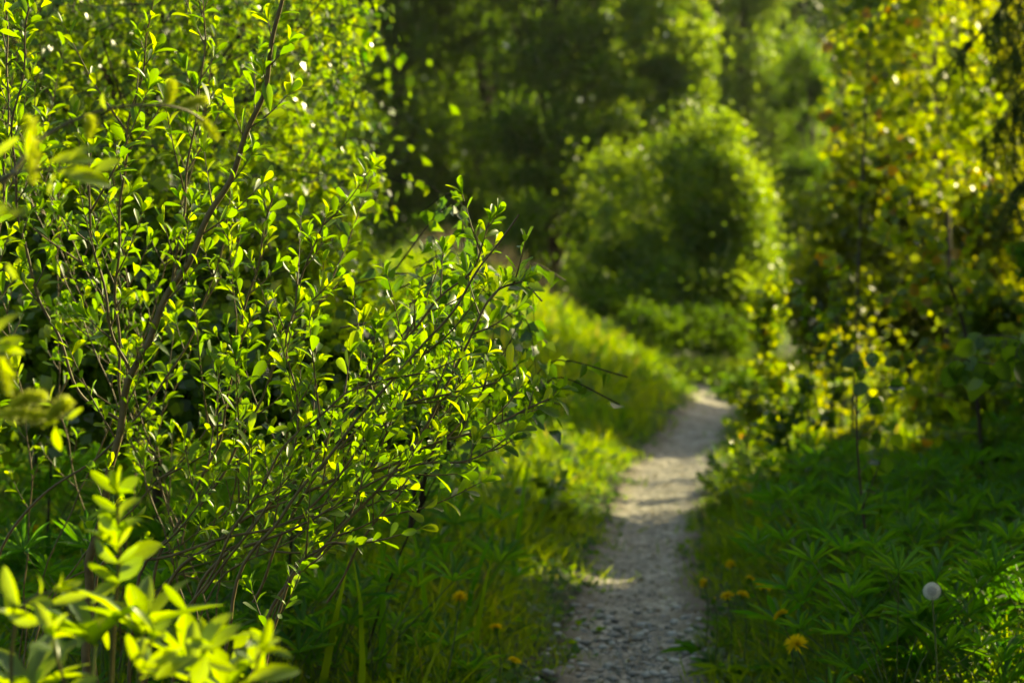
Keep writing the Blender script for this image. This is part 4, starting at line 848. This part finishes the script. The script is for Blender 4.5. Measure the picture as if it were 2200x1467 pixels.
def clock():
    px, py, h = 2005, 1271, .42; x, y = gpt(px, py, h); b = np.array([x, y, float(tz(x, y))]); c = P(px, py, y); rad = 20.5 / F * y
    root = thing('dandelion_clock', 'round white dandelion seed head among the lupins at right', 'flower', tuple(b))
    g = Geo(); g.tube(smooth([b, (b + c) / 2 + [.012, 0, 0], c], 6), .0022, .0018, 6); part(root, 'stem', g, M['gstem'])
    g = Geo(); N = 150; i = np.arange(N) + .5; ph = np.arccos(1 - 2 * i / N); th = math.pi * (1 + 5 ** .5) * i
    D = np.stack([np.cos(th) * np.sin(ph), np.sin(th) * np.sin(ph), np.cos(ph)], -1)
    for d in D: g.tube([c + d * .005, c + d * rad * .8], .00025, .0002, 3)
    A = nrm(np.cross(D, [.3, .2, .9])); B = np.cross(D, A)
    for k in range(9):
        a = k / 9 * 6.283; o = A * math.cos(a) + B * math.sin(a)
        g.leaves((T_CONE[0] * [1.25, 1, 1], T_CONE[1], T_CONE[2]), c + D * rad * .8, frames(D * .55 + o, D), np.full(N, rad * .36), rng.random(N))
    part(root, 'seed_head', g, M['fluff'])
    g = Geo()
    for d in D: g.tube([c + d * .002, c + d * .010], .0012, .0006, 3)
    part(root, 'seed_core', g, M['seed'])
clock()

# ------------------------------------------------------------------ grass and ground cover
def scatter_ground(n, ymin, ymax, power=1.0, spread=1.35):
    y = ymin + (ymax - ymin) * rng.random(n) ** power; x = rng.uniform(-1, 1, n) * (.257 * y * spread)
    return x, y
def grass():
    g = Geo(); n = 185000; x, y = scatter_ground(n, 3.6, 24, 1.15); off = np.abs(x - path_x(y)) - path_w(y)
    edge = .09 * wob(x * 3, y * 3, 1.3, 2) + .045 * rng.normal(size=n)
    k = (off > -.01 + edge) & ~((np.abs(x - path_x(y)) > 1.6) & (y < 9) & (rng.random(n) < .6))
    x, y, off = x[k], y[k], off[k]; n = len(x)
    h = (.05 + .13 * sst(0, .45, off) + .05 * wob(x, y, 1.7, 5)) * rng.uniform(.5, 1.35, n); h = np.clip(h, .02, .3)
    tuft = rng.normal(0, 1, (n, 2)) * .5; d = np.stack([tuft[:, 0] + .12 * wob(x, y, 3), tuft[:, 1], np.ones(n)], -1)
    pos = np.stack([x, y, tz(x, y) - .005], -1)
    rnd = np.clip(.45 + .25 * wob(x, y, 1.1, 3) + rng.normal(0, .18, n), 0, .93); rnd[rng.random(n) < .025] = 1
    wscale = np.clip(y / 9, .8, 2.2)
    for lo, hi, ws in ((0, 7, 1.0), (7, 12, 1.6), (12, 40, 2.4)):
        m = (y >= lo) & (y < hi); TG = T_GRASS if lo < 7 else T_GRASS2; T = (TG[0] * [ws, 1, 1], TG[1], TG[2])
        g.leaves(T, pos[m], frames(d[m], np.stack([rng.normal(size=m.sum()), rng.normal(size=m.sum()), np.full(m.sum(), .2)], -1)), h[m], rnd[m])
    o = link('grass', g.mesh('grass', M['grass']), kind='stuff'); o['label'] = 'green grass covering the bank and verges on both sides of the path'; o['category'] = 'grass'
    # low broad-leaved herbs
    g = Geo(); n = 80000; x, y = scatter_ground(n, 3.6, 22, 1.25); off = np.abs(x - path_x(y)) - path_w(y)
    k = (off > .0 + .09 * wob(x * 3, y * 3, 1.3, 2) + .03 * rng.normal(size=n)) & (wob(x, y, 2.7, 7) + rng.normal(0, .4, n) > -.15); x, y, off = x[k], y[k], off[k]; n = len(x)
    hh = np.clip(.02 + .16 * sst(0, .5, off) * rng.random(n), 0, .25)
    pos = np.stack([x, y, tz(x, y) + hh], -1); a = rng.uniform(0, 6.28, n); d = np.stack([np.cos(a), np.sin(a), rng.uniform(-.1, .9, n)], -1)
    g.leaves(T_FAR, pos, frames(d, np.stack([np.zeros(n), np.zeros(n), np.ones(n)], -1) + rng.normal(0, .3, (n, 3))), rng.uniform(.02, .042, n) * (1 + .6 * sst(8, 16, y)), np.clip(.5 + rng.normal(0, .25, n), 0, 1))
    o = link('ground_cover', g.mesh('ground_cover', M['herb']), kind='stuff'); o['label'] = 'low clover and broad-leaved weeds growing through the grass'; o['category'] = 'ground cover'
    # dry grass on the top of the bank
    g = Geo(); n = 1300; x = rng.uniform(-.9, .7, n); y = rng.uniform(19.8, 22.5, n); h = rng.uniform(.2, .5, n) * (1 - .35 * sst(.1, .8, x))
    d = np.stack([rng.normal(.1, .25, n), rng.normal(0, .25, n), np.ones(n)], -1); T = (T_GRASS[0] * [1.6, 1, 1], T_GRASS[1], T_GRASS[2])
    g.leaves(T, np.stack([x, y, tz(x, y)], -1), frames(d, randdir(n)), h, rng.random(n))
    o = link('dry_grass', g.mesh('dry_grass', M['drygrass']), kind='stuff'); o['label'] = 'tall brownish dry grass on top of the bank before the dark wood'; o['category'] = 'grass'
grass()

# upright stems of horsetail, grass heads and other tall weeds among the lupins
def tall_weeds():
    g = Geo(); n = 1500; y = rng.uniform(4.4, 9.5, n); x = rng.uniform(-.34, .34, n) * y; off = np.abs(x - path_x(y)) - path_w(y)
    k = (off > .22) & ~sunlit(x - .3, y - .25); x, y = x[k], y[k]; n = len(x); h = rng.uniform(.18, .48, n); d = np.stack([rng.normal(0, .16, n), rng.normal(0, .16, n), np.ones(n)], -1)
    g.leaves((T_GRASS[0] * [.9, 1, 1], T_GRASS[1], T_GRASS[2]), np.stack([x, y, tz(x, y)], -1), frames(d, randdir(n)), h, rng.random(n))
    for i in range(0, n, 2):
        base = np.array([x[i], y[i], float(tz(x[i], y[i]))]); dd = nrm(d[i])
        m_ = 12; t = np.linspace(.35, .95, m_); a = np.arange(m_) * 2.2 + rng.uniform(0, 6); o = np.stack([np.cos(a), np.sin(a), np.full(m_, .5)], -1)
        g.leaves((T_FAR[0] * [.4, 1, 1], T_FAR[1], T_FAR[2]), base + dd * (h[i] * .9 * t)[:, None], frames(o, np.tile([0, 0, 1.], (m_, 1))), .05 * (1.25 - t), rng.random(m_))
    o = link('tall_weeds', g.mesh('tall_weeds', M['herb']), kind='stuff'); o['label'] = 'thin upright weeds mixed among the lupins and grass'; o['category'] = 'weeds'
tall_weeds()
def litter():
    g = Geo(); n = 420; y = 4.4 + 9 * rng.random(n) ** 1.4; u = rng.uniform(-1.6, 1.6, n); x = path_x(y) + u * path_w(y); a = rng.uniform(0, 6.283, n)
    g.leaves(T_BIRCH[1], np.stack([x, y, tz(x, y) + .022], -1), frames(np.stack([np.cos(a), np.sin(a), rng.normal(0, .15, n)], -1), np.array([0, 0, 1.]) + rng.normal(0, .3, (n, 3))), rng.uniform(.015, .03, n), rng.random(n))
    for i in range(60):
        p = np.array([x[i], y[i], float(tz(x[i], y[i])) + .02]); dd = np.array([math.cos(a[i]), math.sin(a[i]), 0]) * rng.uniform(.03, .09); g.tube([p, p + dd * .5 + [0, 0, .004], p + dd], .0015, .0008, 4, rnd=.2)
    o = link('fallen_leaves', g.mesh('fallen_leaves', M['drygrass']), kind='stuff'); o['label'] = 'dry fallen leaves and bits of twig scattered on the path'; o['category'] = 'leaf litter'
litter()
def tussocks():
    g = Geo()
    for i in range(330):
        y0 = rng.uniform(8.5, 23); x0 = rng.uniform(-2.4, path_x(y0) + 3.0); 
        if abs(x0 - path_x(y0)) < path_w(y0) + .12: continue
        n = rng.integers(30, 90); r = rng.uniform(.05, .2); a = rng.uniform(0, 6.283, n); q = r * rng.random(n) ** .5
        x = x0 + q * np.cos(a); y = y0 + q * np.sin(a); hh = rng.uniform(.02, 1, n) * rng.uniform(.08, .34)
        d = np.stack([np.cos(a), np.sin(a), rng.uniform(-.2, 1.2, n)], -1)
        g.leaves(T_MID2, np.stack([x, y, tz(x, y) + hh], -1), frames(d, np.array([0, 0, 1.]) + rng.normal(0, .4, (n, 3))), rng.uniform(.03, .075) * rng.uniform(.7, 1.2, n), np.clip(rng.random() * .8 + rng.normal(0, .12, n), 0, 1))
    o = link('broad_leaved_weeds', g.mesh('broad_leaved_weeds', M['farlit']), kind='stuff'); o['label'] = 'clumps of broad-leaved weeds scattered over the grassy bank'; o['category'] = 'weeds'
tussocks()

# thin evening haze in the air
def haze():
    v = np.array([(x, y, z) for x in (-45, 45) for y in (-30, 90) for z in (-1.6, 30)], float)
    q = [(0, 1, 3, 2), (4, 6, 7, 5), (0, 4, 5, 1), (2, 3, 7, 6), (0, 2, 6, 4), (1, 5, 7, 3)]
    g = Geo(); g.add(v, q); m = bpy.data.materials.new('thin_haze'); m.use_nodes = True; n = m.node_tree.nodes
    n.remove(n['Principled BSDF']); pv = n.new('ShaderNodeVolumePrincipled'); pv.inputs['Color'].default_value = (.96, .96, .90, 1)
    pv.inputs['Density'].default_value = .00022; pv.inputs['Anisotropy'].default_value = .5
    m.node_tree.links.new(pv.outputs[0], n['Material Output'].inputs['Volume']); o = link('haze', g.mesh('haze', m), kind='stuff'); o['label'] = 'thin sunlit haze hanging in the air between the trees'; o['category'] = 'haze'
haze()
